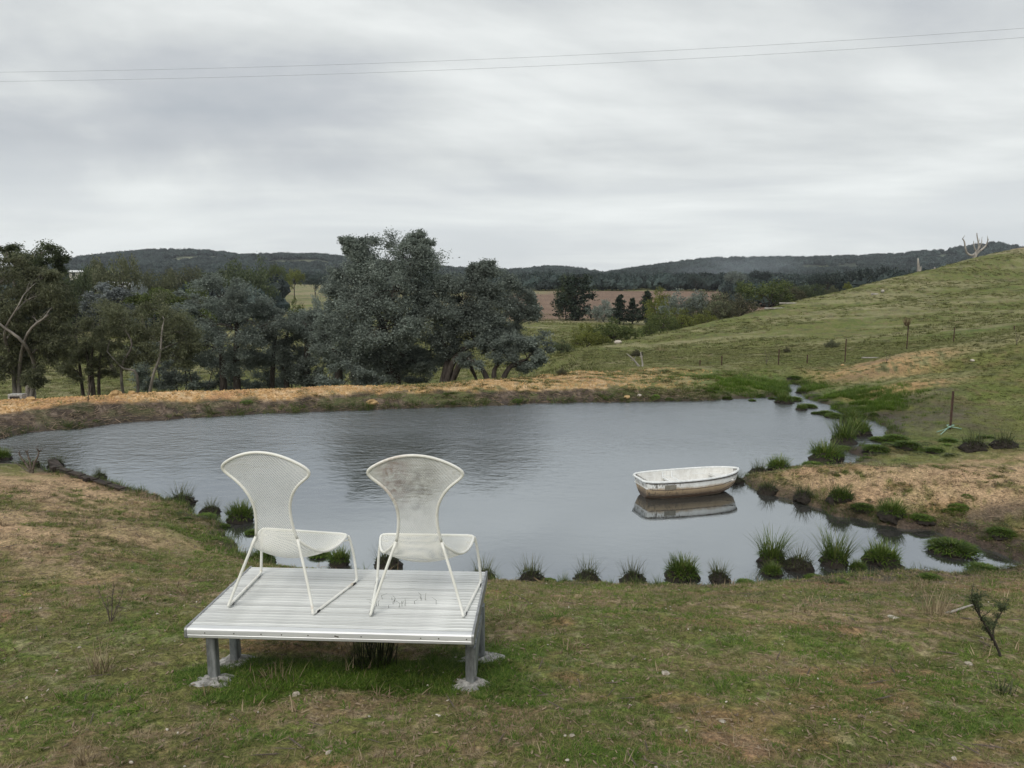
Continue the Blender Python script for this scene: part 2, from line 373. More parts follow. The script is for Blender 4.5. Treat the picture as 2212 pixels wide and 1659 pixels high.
PATCH_G = [(1640, 825, 3.2, 2.0, .8), (1560, 835, 2.2, 1.2, .6), (1780, 845, 1.5, 2.0, .9), (1830, 880, 1.0, 1.6, .8), (1850, 770, 6, 2.5, .6), (2120, 715, 5, 1.5, .5), (640, 1455, .60, .22, 1.0), (880, 1462, .60, .24, 1.0), (380, 1500, .55, .22, .7), (1120, 1430, .5, .35, .6), (1960, 960, 1.6, 1.0, .7), (2060, 975, 1.6, .8, .5),
           (450, 1180, .8, .8, .6), (300, 1350, .5, .4, .4), (1400, 1330, 1.2, .3, .4), (1700, 1400, .8, .3, .45), (1950, 1480, .7, .3, .5), (1100, 1500, .4, .3, .6), (1300, 1620, .3, .15, .6), (2000, 1560, .7, .2, .5), (1700, 1480, .5, .2, .5), (250, 1540, .5, .2, .4), (560, 1610, .4, .2, .4)]
def shade(X, Y, z, d, r, a, Yk, n):
    n1 = fbm(X*.7, Y*.9, 4, 51); n2 = fbm(X*3.2, Y*3.6, 4, 61); n3 = fbm(X*13, Y*13, 3, 71); n4 = fbm(X*.13, Y*.2, 3, 81)
    N = len(X)
    grn = np.array([.085, .118, .022]); olv = np.array([.142, .138, .046]); brn = np.array([.200, .138, .080]); lit = np.array([.26, .21, .14]); red = np.array([.26, .145, .085])
    org = np.array([.40, .255, .125]); mud = np.array([.058, .042, .032]); past = np.array([.138, .148, .044]); dry = np.array([.235, .215, .115]); pink = np.array([.37, .255, .155])
    c = np.tile(olv, (N, 1))
    g = ss(.42, .58, n1*.3+n2*.4+n3*.3); c = mixc(c, grn, g*.85)
    bare = ss(.50, .64, fbm(X*1.3+7, Y*2.2, 4, 91, .6)*.6+n3*.4); c = mixc(c, brn, bare*.8)
    c = mixc(c, lit, ss(.55, .7, n3)*.5); c = mixc(c, red, ss(.60, .72, fbm(X*1.1, Y*2.0, 4, 93, .6))*.6)
    # pasture beyond the pond
    far = ss(13, 17, r)*ss(.10, .30, a*1.0)+ss(22, 26, r); far = np.clip(far, 0, 1)
    p = np.tile(past, (N, 1)); p = mixc(p, grn*1.1, ss(.48, .64, n1)*.6); p = mixc(p, dry, ss(.50, .66, n4*.5+n1*.5)*.75); p = mixc(p, brn*.8, ss(.58, .7, n2)*.5)
    p = mixc(p, dry*1.15, ss(.55, .66, fbm(X*.09+3, Y*.22, 4, 97, .6))*.6)
    p = mixc(p, np.array([.06, .065, .03]), ss(.60, .74, fbm(X*1.6, Y*2.1, 3, 99))*.55*(1-ss(150, 250, r)))
    c = mixc(c, p, far)
    green = np.zeros(N); orange = np.zeros(N); wet = np.zeros(N)
    for (x, y, rx, ry, s) in PATCH_G: green = np.maximum(green, s*bl(X, Y, x, y, rx, ry, .8 if s < 1 else .4)*(ss(.36, .56, n2*.5+n3*.5) if s < 1 else 1))
    for (x, y, rx, ry, s) in PATCH_O: orange = np.maximum(orange, s*bl(X, Y, x, y, rx, ry, .6)*ss(.36, .50, n1*.2+n2*.45+n3*.35))
    for (x, y, rx, ry, s) in PATCH_M: wet = np.maximum(wet, s*bl(X, Y, x, y, rx, ry)*ss(.3, .55, n2*.6+n3*.4))
    c = mixc(c, np.array([.070, .125, .022]), green*.85)
    c = mixc(c, np.where((r > 17)[:, None], org[None], pink[None]), orange)
    # the dam: litter-covered inner face, ochre gravel crest
    yk = Yk[:, 11]; xs = a*F_*.991+CX
    dam = ss(12, 13, Y)*(1-ss(1350, 1700, xs+150*(n1-.5)))*(d > 0)
    wband = np.interp(xs, [-200, 150, 500, 800, 1100, 1500], [1.35, 1.2, .75, .9, .9, .8])+.25*(n1-.5)+.3*(n2-.5)
    inner = dam*(1-ss(wband-.12, wband+.1, d)); crest = dam*ss(wband-.12, wband+.1, d)*(1-ss(yk+.6, yk+1.6, Y))
    litc = mixc(np.tile([.075, .055, .042], (N, 1)), [.17, .13, .10], ss(.45, .68, n3)); litc = mixc(litc, [.05, .038, .028], ss(.5, .62, n2))
    litc = mixc(litc, [.09, .11, .035], ss(.5, .6, fbm(X*1.5, Y*2.5, 3, 103))*np.interp(xs, [0, 600, 1000], [.3, .4, .85]))
    c = mixc(c, litc, inner)
    oc = mixc(np.tile([.50, .31, .145], (N, 1)), [.58, .41, .24], ss(.4, .65, n3)); oc = mixc(oc, [.44, .25, .13], ss(.5, .65, n1))
    k = np.interp(xs, [0, 620, 900, 1300, 1500], [1, .98, .82, .74, .25])
    oc = mixc(oc, [.13, .115, .05], ss(.56, .66, n2*.6+n3*.4)*np.interp(xs, [500, 900], [.35, .8]))
    c = mixc(c, oc, crest*np.clip(k-(1-k)*2.2*(ss(.44, .58, n2*.5+n1*.5)), 0, 1))
    # wet rim at the waterline
    rim = (1-ss(.04, .30+.3*n2, d)); c = mixc(c, mud, np.clip(rim*.9+wet*.85, 0, 1)*(r < 40))
    c = np.where((d < 0)[:, None], np.array([.05, .04, .03]), c)
    # fields in the valley
    fx = xs
    pl = ss(111, 114, Y)*(1-ss(250, 262, Y))*ss(1090, 1100, fx)
    st_ = .5+.5*np.sin(Y*.35+X*.06+4*n4); brown = mixc(np.tile([.160, .105, .074], (N, 1)), [.215, .15, .105], ss(.3, .8, st_*.6+n1*.4)*.6)
    brown = mixc(brown, [.21, .19, .10], (1-ss(1150, 1215, fx+20*(n4-.5)))*ss(215, 225, Y))
    c = mixc(c, brown, pl)
    c = mixc(c, [.30, .26, .16], ss(104, 107, Y)*(1-ss(112, 115, Y))*ss(1000, 1050, fx)*.7)
    f2 = ss(150, 158, Y)*(1-ss(400, 420, Y))*(1-ss(1000, 1090, fx)); f2c = mixc(np.tile([.16, .165, .07], (N, 1)), [.23, .20, .11], ss(.35, .6, n4)); c = mixc(c, f2c, f2)
    fa_ = ss(400, 460, r); c = mixc(c, [.035, .045, .03], fa_)
    for (x, y, R, sx, sy, cc) in CLEAR:
        q = at_y(x, y, R); m = 1-ss(.7, 1.05, np.hypot((X-q[0])/sx, (Y-R)/sy)+.5*(fbm(X/30, Y/30, 3, 5)-.5)); c = mixc(c, cc, m)
    c = c*(.86+.28*n3)[:, None]*(.9+.2*n2)[:, None]*np.where(r < 14, 1.30, 1.08)[:, None]
    return np.clip(c, 0, 1), green, orange, np.clip(rim+wet, 0, 1), bare, inner, crest
# clearings on the wooded hills: seen at x,y at range R, half sizes in metres, colour
CLEAR = [(430, 570, 870, 30, 90, (.15, .16, .10)), (640, 578, 850, 45, 70, (.14, .15, .095)), (600, 562, 950, 14, 24, (.19, .17, .12)), (1155, 582, 930, 26, 70, (.20, .19, .14)), (1210, 588, 850, 26, 40, (.20, .21, .12)),
         (1800, 577, 800, 60, 60, (.20, .23, .11)), (2035, 572, 860, 45, 34, (.22, .26, .17)), (1925, 594, 560, 50, 60, (.30, .24, .16)), (1950, 600, 480, 30, 20, (.33, .28, .2)), (1640, 590, 800, 30, 30, (.17, .19, .10)), (1010, 577, 900, 20, 50, (.16, .16, .10))]
fan = np.radians(np.r_[np.linspace(-40, 40, 660), np.arange(43, 318, 4)])
rr = [.35]
while rr[-1] < 20: rr.append(rr[-1]+max(.012, min(rr[-1]**2/1420*1.55, .15 if rr[-1] > 12 else .2)))
while rr[-1] < 150: rr.append(rr[-1]*(1+(.0085 if rr[-1] < 30 else .013)))
while rr[-1] < 2400: rr.append(rr[-1]*1.035)
rr = np.array(rr); nr, nc = len(rr), len(fan)
GX = np.outer(rr, np.sin(fan)).ravel(); GY = np.outer(rr, np.cos(fan)).ravel()
gz, gd, gr, ga, gYk, gn = hgt(GX, GY, True)
gc, gG, gO, gW, gB, gI, gCr = shade(GX, GY, gz, gd, gr, ga, gYk, gn)
i = np.arange(nr-1)[:, None]*nc; j = np.arange(nc)[None]; j2 = (j+1) % nc
Q = np.stack([(i+j), (i+j2), (i+nc+j2), (i+nc+j)], -1).reshape(-1, 4)[:, ::-1]
V = np.c_[GX, GY, gz]; V = np.r_[V, [[0, 0, h1(0, 0)]]]
T = np.c_[np.arange(nc), (np.arange(nc)+1) % nc, np.full(nc, nr*nc)][:, ::-1]
m, t = new_mat('pasture ground')
g = t.n('ShaderNodeNewGeometry'); at = t.n('ShaderNodeAttribute', attribute_name='tint'); aw = t.n('ShaderNodeAttribute', attribute_name='wet')
nf = t.noise((g, 'Position'), 34, 8, .72); nm = t.noise((g, 'Position'), 5, 8, .7)
k = t.math('MULTIPLY', t.ramp(nf, [(.34, .45), (.5, .98), (.66, 1.65)]), t.ramp(nm, [(.3, .68), (.7, 1.32)]))
col = t.n('ShaderNodeVectorMath', operation='SCALE', i={0: (at, 'Color'), 'Scale': k})
vor = t.n('ShaderNodeTexVoronoi', i={'Vector': (g, 'Position'), 'Scale': 55.0})
hb = t.math('ADD', nf, t.math('MULTIPLY', (vor, 'Distance'), .5))
rg = t.math('MULTIPLY_ADD', (aw, 'Fac'), -.45); rg.inputs[2].default_value = .95
out(t, pbr(t, col, rg, hb, .75, .03, spec=.25)); M['ground'] = m
gc1 = np.r_[gc, [[.1, .1, .05]]]
ground = tag(mesh_np('ground', V, [Q, T], m, True, attrs={'tint': gc1, 'wet': np.r_[gW*(gr < 40), [0]]}), kind='structure')

# ------------------------------------------------------------------ pond
m, t = new_mat('pond water')
g = t.n('ShaderNodeNewGeometry')
mp = t.n('ShaderNodeMapping', i={'Vector': (g, 'Position'), 'Scale': (1, 1.5, 1), 'Rotation': (0, 0, .25)})
a = t.noise(mp, 4.6, 4, .62, .3); b = t.noise(mp, 1.2, 2, .5); brz = t.noise((g, 'Position'), .16, 3, .5)
sy = t.n('ShaderNodeSeparateXYZ', i={0: (g, 'Position')})
rng = t.n('ShaderNodeMapRange', i={'Value': (sy, 1), 1: 9.5, 2: 14.5, 3: .10, 4: 2.4})
amp = t.math('MULTIPLY', rng, t.ramp(brz, [(.38, .45), (.6, 1.0)]))
hh = t.math('MULTIPLY', t.math('ADD', a, t.math('MULTIPLY', b, .8)), amp)
bm = t.n('ShaderNodeBump', i={'Strength': 1.0, 'Distance': .014, 'Height': hh})
pb = t.n('ShaderNodeBsdfPrincipled', i={'Base Color': (.045, .046, .042, 1), 'Roughness': t.n('ShaderNodeMapRange', i={'Value': (sy, 1), 1: 10.5, 2: 15.0, 3: .03, 4: .27}), 'IOR': 5.6, 'Specular IOR Level': .5, 'Normal': bm, 'Specular Tint': (.90, .95, 1.0, 1)})
out(t, pb); M['water'] = m
nx, ny = 181, 121; xs_, ys_ = np.linspace(-17, 13, nx), np.linspace(5.5, 25.5, ny); XX, YY = np.meshgrid(xs_, ys_)
i = np.arange(ny-1)[:, None]*nx; j = np.arange(nx-1)[None]
wq = np.stack([i+j, i+j+1, i+j+nx+1, i+j+nx], -1).reshape(-1, 4); wd = pond(XX, YY)[0]
wq = wq[(wd[wq].min(1) < .35)]
tag(mesh_np('pond_water', np.c_[XX.ravel(), YY.ravel(), 0*XX.ravel()], wq, m, True), kind='structure')

# ------------------------------------------------------------------ scattering of what nobody could count
def protos(name, objs):
    c = D.collections.new(name)
    for o in objs: c.objects.link(o)
    return c
def scatter(name, P, rot, scl, coll, seed=1, kind='stuff', label=None):
    P = np.asarray(P, np.float32); n = len(P)
    me = D.meshes.new(name); me.vertices.add(n); me.vertices.foreach_set('co', P.ravel())
    a = me.attributes.new('rot', 'FLOAT_VECTOR', 'POINT'); a.data.foreach_set('vector', np.asarray(rot, np.float32).ravel())
    scl = np.asarray(scl, np.float32); scl = np.repeat(scl[:, None], 3, 1) if scl.ndim == 1 else scl
    a = me.attributes.new('scl', 'FLOAT_VECTOR', 'POINT'); a.data.foreach_set('vector', scl.ravel())
    idx = np.random.default_rng(seed).integers(0, len(coll.objects), n).astype(np.int32)
    a = me.attributes.new('idx', 'INT', 'POINT'); a.data.foreach_set('value', idx)
    o = D.objects.new(name, me); C.objects.link(o)
    ng = D.node_groups.new(name, 'GeometryNodeTree'); ng.interface.new_socket('Geometry', in_out='INPUT', socket_type='NodeSocketGeometry'); ng.interface.new_socket('Geometry', in_out='OUTPUT', socket_type='NodeSocketGeometry')
    N = ng.nodes; L = ng.links
    gi = N.new('NodeGroupInput'); go = N.new('NodeGroupOutput'); ip = N.new('GeometryNodeInstanceOnPoints'); ci = N.new('GeometryNodeCollectionInfo')
    ci.inputs['Collection'].default_value = coll; ci.inputs['Separate Children'].default_value = True; ci.inputs['Reset Children'].default_value = True
    def na(nm, ty):
        q = N.new('GeometryNodeInputNamedAttribute'); q.data_type = ty; q.inputs['Name'].default_value = nm; return q.outputs['Attribute']
    L.new(gi.outputs[0], ip.inputs['Points']); L.new(ci.outputs[0], ip.inputs['Instance']); ip.inputs['Pick Instance'].default_value = True
    L.new(na('idx', 'INT'), ip.inputs['Instance Index']); L.new(na('rot', 'FLOAT_VECTOR'), ip.inputs['Rotation']); L.new(na('scl', 'FLOAT_VECTOR'), ip.inputs['Scale'])
    L.new(ip.outputs[0], go.inputs[0])
    md = o.modifiers.new('scatter', 'NODES'); md.node_group = ng
    return tag(o, label, kind=kind)
def blades(rng, n, R, L, w, lean=.5, curl=.6, seg=3, flat=0.0, dome=0.0, name='grass_tuft', mat=None, link=False):
    """n curved tapering blades standing in a disc of radius R"""
    an = rng.uniform(0, 6.283, n); rad = R*np.sqrt(rng.uniform(0, 1, n)); hl = L*rng.uniform(.45, 1.1, n)
    bx, by = rad*np.cos(an), rad*np.sin(an); bz = dome*np.sqrt(np.clip(1-(rad/R)**2, 0, 1)) if dome else 0*bx
    dr = an+rng.normal(0, .7, n); le = lean*rng.uniform(.2, 1, n)*(.4+rad/R)+flat
    V = []; t = np.linspace(0, 1, seg+1)
    for k, tt in enumerate(t):
        th = le+curl*tt*rng.uniform(.6, 1, n) if k == 0 else th
        ang = le+curl*tt
        if k: bx = bx+np.sin(ang)*np.cos(dr)*hl/seg; by = by+np.sin(ang)*np.sin(dr)*hl/seg; bz = bz+np.cos(ang)*hl/seg
        ww = w*(1-tt*.85)/2
        sx, sy = -np.sin(dr)*ww, np.cos(dr)*ww
        V += [np.c_[bx-sx, by-sy, bz], np.c_[bx+sx, by+sy, bz]]
    V = np.stack(V, 1); m_ = 2*(seg+1); b = np.arange(n)[:, None]*m_
    Qs = np.concatenate([b+np.array([[2*k, 2*k+1, 2*k+3, 2*k+2]]) for k in range(seg)])
    return mesh_np(name, V.reshape(-1, 3), Qs, mat, False, link=link)
RG = np.random.default_rng(7)
M['lawn'] = leafmat('lawn grass blades', (.058, .078, .016), (.150, .172, .040), (.31, .27, .13), .25, .7)
M['lawn2'] = leafmat('fresh grass blades', (.045, .10, .010), (.115, .19, .022), (.21, .25, .06), .3, .6)
M['lawn3'] = leafmat('dry grass blades', (.12, .083, .048), (.245, .18, .108), (.35, .28, .18), .15, .8)
M['pastureblade'] = leafmat('pasture grass', (.105, .12, .038), (.175, .19, .064), (.30, .275, .15), .2, .8)
tuftA = protos('lawn_tufts', [blades(np.random.default_rng(s), 16, .022, .030, .0038, .9, .9, 2, mat=M['lawn']) for s in range(4)])
tuftB = protos('fresh_tufts', [blades(np.random.default_rng(s+9), 16, .022, .038, .0038, .8, .8, 2, mat=M['lawn2']) for s in range(3)])
tuftC = protos('dry_tufts', [blades(np.random.default_rng(s+20), 12, .03, .034, .003, 1.3, .5, 2, mat=M['lawn3']) for s in range(3)])
tuftP = protos('pasture_tufts', [blades(np.random.default_rng(s+30), 26, .13, .16, .022, .7, .9, 2, mat=M['pastureblade']) for s in range(4)])
tuftR = protos('shore_tufts', [blades(np.random.default_rng(s+40), 20, .05, .17, .006, .5, .7, 3, mat=M['blade']) for s in range(3)]+[blades(np.random.default_rng(s+50), 16, .05, .13, .006, .6, .8, 3, mat=M['blade2']) for s in range(2)])
tuftM = protos('marsh_tufts', [blades(np.random.default_rng(s+60), 26, .12, .24, .014, .35, .4, 2, mat=M['lawn2']) for s in range(3)])
# dead leaves, bark litter and gravel chips
def chip(seed, sx, sy, sz, mat):
    r = np.random.default_rng(seed); q = MB(); an = np.arange(6)*math.pi/3
    a = np.c_[np.cos(an)*sx*r.uniform(.6, 1.1, 6), np.sin(an)*sy*r.uniform(.6, 1.1, 6), r.uniform(0, sz*.4, 6)]
    V = np.r_[a, a*[.7, .7, 1]+[0, 0, sz], [[0, 0, sz*1.2]]]
    i = np.arange(6); j = (i+1) % 6
    return mesh_np('chip', V, [np.c_[i, j, j+6, i+6], np.c_[i+6, j+6, np.full(6, 12)]], mat, False, link=False)
M['leaflit'] = simple('dead gum leaves', (.16, .11, .075), (.36, .29, .21), 12, .9, rnd=.7)
M['gravel'] = simple('ochre gravel', (.40, .24, .10), (.66, .45, .23), 9, .95, rnd=.6)
M['palelit'] = simple('pale chips', (.36, .32, .27), (.58, .54, .48), 12, .9, rnd=.4)
litter = protos('leaf_litter', [chip(s, .020, .006, .003, M['leaflit']) for s in range(4)]+[chip(s+5, .045, .0025, .002, M['straw']) for s in range(2)])
gravel = protos('gravel_chips', [chip(s+10, .022, .018, .016, M['gravel']) for s in range(4)])
pale = protos('pale_litter', [chip(s+20, .012, .008, .004, M['palelit']) for s in range(3)])
sticks = protos('reed_litter', [chip(s+30, .10, .006, .006, M['leaflit']) for s in range(3)]+[chip(s+35, .12, .004, .004, M['straw']) for s in range(2)])
def wedge(n, r0, r1, a0=-.86, a1=.86, p=2.0):
    """random points in a sector; p=2 is even cover"""
    r = (r0**p+(r1**p-r0**p)*RG.random(n))**(1/p); f = RG.uniform(math.atan(a0), math.atan(a1), n)
    return r*np.sin(f), r*np.cos(f)
def info(X, Y):
    z, d, r, a, Yk, n = hgt(X, Y, True)
    c, G, O, Wt, B, I, Cr = shade(X, Y, z, d, r, a, Yk, n)
    return dict(z=z, d=d, r=r, a=a, G=G, O=O, W=Wt, B=B, I=I, C=Cr, Yk=Yk)
def put(name, X, Y, q, keep, coll, s0, s1, tilt=.12, sink=.004, seed=1, grow=None):
    k = np.where(keep)[0]; n = len(k)
    rot = np.c_[RG.normal(0, tilt, n), RG.normal(0, tilt, n), RG.uniform(0, 6.283, n)]
    s = RG.uniform(s0, s1, n)
    if grow is not None: s = s*grow[k]
    return scatter(name, np.c_[X[k], Y[k], q['z'][k]-sink], rot, s, coll, seed)
X, Y = wedge(130000, 2.1, 12.5, p=1.25); q = info(X, Y)
lawnzone = (q['d'] > .10); u = RG.random(len(X)); ptc = .5*fbm(X*2.2, Y*2.6, 4, 61)+.5*fbm(X*7, Y*7, 3, 62)
gr_ = 1+ss(4, 12, q['r'])*.9
put('lawn_grass', X, Y, q, lawnzone & (u < .20+.55*ss(.42, .6, ptc)-.4*q['B']-.6*q['O']) & (q['G'] < .35), tuftA, .5, 1.0, grow=gr_, seed=1)
put('dry_grass', X, Y, q, lawnzone & (RG.random(len(X)) < (.26+.25*q['B']-.3*q['O'])*(1-q['G'])), tuftC, .5, 1.0, grow=gr_, seed=2)
k = RG.random(len(X)) < .30+1.5*q['G']; put('fresh_grass', X, Y, q, lawnzone & k & (ss(.50, .58, .45*fbm(X*1.6, Y*2.1, 3, 77)+.55*fbm(X*6.5, Y*6.5, 3, 78))+.8*q['G'] > .3) & (q['O'] < .3), tuftB, .45, .95, grow=gr_*(1+.25*q['G']), seed=3)
X, Y = wedge(16000, 2.1, 12.5, p=1.2); q = info(X, Y); put('leaf_litter', X, Y, q, q['d'] > .05, litter, .4, 1.0, .25, -.006, 4, grow=1+ss(4, 12, q['r'])*.8)
X, Y = wedge(420, 2.2, 11, p=1.2); q = info(X, Y); put('pale_litter', X, Y, q, q['d'] > .2, pale, .3, 1.0, .3, -.008, 5)
X, Y = wedge(900, 2.2, 12, p=1.5); q = info(X, Y); put('lawn_weeds', X, Y, q, (q['d'] > .2) & (fbm(X*2, Y*2, 3, 140) > .5), tuftB, 1.1, 2.0, .2, .004, 16, grow=gr_[:900]*0+1)
X, Y = wedge(1100, 2.2, 12, p=1.5); q = info(X, Y); put('straw_stalks', X, Y, q, (q['d'] > .1) & (fbm(X*1.6, Y*1.6, 3, 141) > .5), tuftC, 1.3, 2.8, .3, .004, 17)
X, Y = wedge(420, 2.2, 11, p=1.5); q = info(X, Y); put('fallen_twigs', X, Y, q, q['d'] > .1, protos('twig_litter', [chip(90+k, .05, .0022, .0025, M['twig']) for k in range(3)]), .6, 1.8, .2, -.008, 18)
# right bank slope, marshy creek mouth, hill pasture
X, Y = wedge(90000, 12.5, 40, .10, 1.0, 1.6); q = info(X, Y); u = RG.random(len(X))
put('slope_grass', X, Y, q, (q['d'] > .25) & (u < .55-.5*q['O']-.4*q['W']) & (q['C'] < .4), tuftP, .18, .40, .1, .01, 6, grow=ss(10, 40, q['r'])*.9+.7)
X, Y = wedge(52000, 38, 135, -.25, .95, 1.5); q = info(X, Y); hl = fbm(X*.2, Y*.3, 4, 57)
put('hill_grass', X, Y, q, (RG.random(len(X)) < ss(.36, .6, hl)), tuftP, .5, 1.5, .1, .02, 7)
X, Y = wedge(16000, 22, 90, -.75, .12, 1.3); q = info(X, Y); put('valley_grass', X, Y, q, (q['C'] < .3) & (q['d'] > 2), tuftP, .7, 1.6, .1, .02, 8)
X, Y = wedge(40000, 13, 24.5, -.78, .52, 2); q = info(X, Y); xs = q['a']*F_*.991+CX
put('gravel_chips', X, Y, q, (q['C'] > .5) & (RG.random(len(X)) < np.interp(xs, [0, 620, 1000, 1500], [.9, .8, .4, .2])), gravel, .6, 1.6, .4, .004, 9)
put('reed_litter', X, Y, q, (q['I'] > .5) & (RG.random(len(X)) < .8), sticks, .5, 1.4, .25, -.008, 10)
put('bank_grass', X, Y, q, ((q['I'] > .4) | (q['C'] > .3)) & (RG.random(len(X)) < np.interp(xs, [0, 600, 1000, 1500], [.05, .07, .4, .6])) & (fbm(X*1.2, Y*2, 3, 103) > .47), tuftP, .3, .75, .1, .01, 11)
k = ground_at(1770, 850); X = RG.normal(0, 1, 9000)*.75; Y = RG.normal(0, 1, 9000)*.75
XX = np.r_[ground_at(1640, 835)[0]+X[:3500]*1.6, ground_at(1770, 850)[0]+X[3500:6200]*.9, ground_at(1830, 885)[0]+X[6200:]*1.0]; YY = np.r_[ground_at(1640, 835)[1]+Y[:3500]*1.2, ground_at(1770, 850)[1]+Y[3500:6200]*1.7, ground_at(1830, 885)[1]+Y[6200:]*.9]
q = info(XX, YY); put('marsh_grass', XX, YY, q, (q['d'] > -.02) & (q['z'] < .75) & (YY > 14) & (fbm(XX*1.3, YY*1.3, 3, 8) > .47), tuftM, .22, .60, .1, .02, 12)
# grass fringe all along the waterline
X, Y = [], []
A = SH; B = np.roll(SH, -1, 0)
for (a, b) in zip(A, B):
    L = np.hypot(*(b-a)); n = int(L*75); t_ = RG.random(n); X += list(a[0]+(b[0]-a[0])*t_+RG.normal(0, .16, n)); Y += list(a[1]+(b[1]-a[1])*t_+RG.normal(0, .13, n))
X, Y = np.array(X), np.array(Y); q = info(X, Y)
k = (q['d'] > -.01) & (q['d'] < .42) & (fbm(X*1.4, Y*1.4, 3, 121) > .44)
gg = np.where((X < -1.2) & (Y < 13), 1.0, np.where(Y > 12, 1.2, .8))
put('shore_grass', X, Y, q, k, tuftR, .45, 1.0, .12, .01, 13, grow=gg)

# ------------------------------------------------------------------ aluminium platform
def metal(name, c1, c2, rough=.45, metalness=.6, sc=6, stretch=(.3, 4, 4), c3=None, **k):
    return simple(name, c1, c2, sc, rough, metal=metalness, stretch=stretch, bstr=.1, bdist=.001, spec=.5, c3=c3, **k)
M['alu'] = metal('weathered aluminium slats', (.52, .53, .525), (.73, .74, .73), .5, .12, 5, (.5, 5, 5), c3=(.40, .41, .38), rnd=.24, scale3=2.2, s3=(.5, .72))
M['alu_edge'] = metal('bright aluminium edge', (.62, .63, .64), (.80, .81, .82), .4, .35, 5, (.4, 6, 6))
M['alu_dark'] = metal('grey aluminium end trim', (.26, .265, .27), (.40, .41, .42), .45, .6, 5)
M['galv'] = metal('galvanised steel', (.17, .18, .185), (.36, .375, .38), .55, .45, 9, (3, 3, .8), c3=(.10, .105, .10), s3=(.5, .7))
M['screw'] = simple('dark screw heads', (.03, .028, .026), (.07, .06, .05), 30, .6)
DW, DD, TOP = 1.465, .80, 1.30
deck = thing('platform', (-.904, 3.761, TOP), 'low square platform of ribbed silver aluminium slats on four steel legs, carrying both chairs', 'platform', rz=radians(-2.9))
hw, hd = DW/2, DD/2
NS, nose = 23, .038
pit = (DD-nose-.006)/NS; wslat = pit-.0070
def slat_prof(wd, th=.022):
    a, b = -wd/2, wd/2
    p = [(a, -.0008), (a+.0008, 0), (a+wd*.33, 0), (a+wd*.34, -.0014), (a+wd*.37, -.0014), (a+wd*.38, 0), (a+wd*.64, 0), (a+wd*.65, -.0014), (a+wd*.68, -.0014), (a+wd*.69, 0), (b-.006, 0), (b-.005, .0016), (b-.0012, .0016), (b, .0006), (b, -th), (a, -th)]
    return p
sm = None
for k in range(NS):
    if sm is None:
        q = MB(); q.prism(slat_prof(wslat), -hw+.009, hw-.009); o = q.build('slat', M['alu'], deck); sm = o.data
    else:
        o = D.objects.new('slat', sm); C.objects.link(o); o.parent = deck
    o.location = (0, -hd+nose+.004+pit*(k+.5), RG.normal(0, .0005))
q = MB(); pr = [(-hd+nose, 0), (-hd+nose-.014, -.0004)]
pr += [(-hd+.012+.012*math.sin(-a)*1.0, -.012+.012*math.cos(a)) for a in np.linspace(.1, math.pi/2, 5)]
pr += [(-hd, -.030), (-hd+.0015, -.032), (-hd+.0015, -.034), (-hd, -.036), (-hd+.003, -.050), (-hd+.010, -.055), (-hd+nose, -.055)]
q.prism(pr, -hw+.009, hw-.009); front = q.build('front_edge', M['alu_edge'], deck)
for x in (-.63, -.48, -.34, -.235, -.10, .04, .17, .47, .56, .70):
    s = MB(); s.tube([(x, -hd+.001, -.022), (x, -hd-.0018, -.022)], .0032, 6); tag(s.build('screw', M['screw'], front))
s = MB(); s.box((.045, -hd-.0006, -.024), (.022, .002, .006), ry=.2, ch=.0008); s.build('scratch_mark', M['screw'], front)
q = MB(); q.prism([(hd-.004, 0), (hd+.004, -.004), (hd+.004, -.05), (hd-.004, -.05)], -hw+.009, hw-.009); q.build('back_edge', M['alu_edge'], deck)
for sx in (-1, 1):
    q = MB(); x0 = sx*(hw-.0085); x1 = sx*(hw+.0035)
    pr = [(-hd+.015-.018*math.sin(a), -.014+.018*math.cos(a)) for a in np.linspace(0, math.pi/2, 6)]+[(-hd-.003, -.046), (-hd+.002, -.054), (-hd+.014, -.059), (hd+.006, -.059), (hd+.006, .004)]
    q.prism(pr, min(x0, x1), max(x0, x1)); q.build('end_trim', M['alu_dark'], deck)
ci_, si_ = math.cos(radians(2.9)), math.sin(radians(2.9))
def todeck(X, Y):
    dx, dy = X+.904, Y-3.761; return dx*ci_-dy*si_, dx*si_+dy*ci_
legxy = []
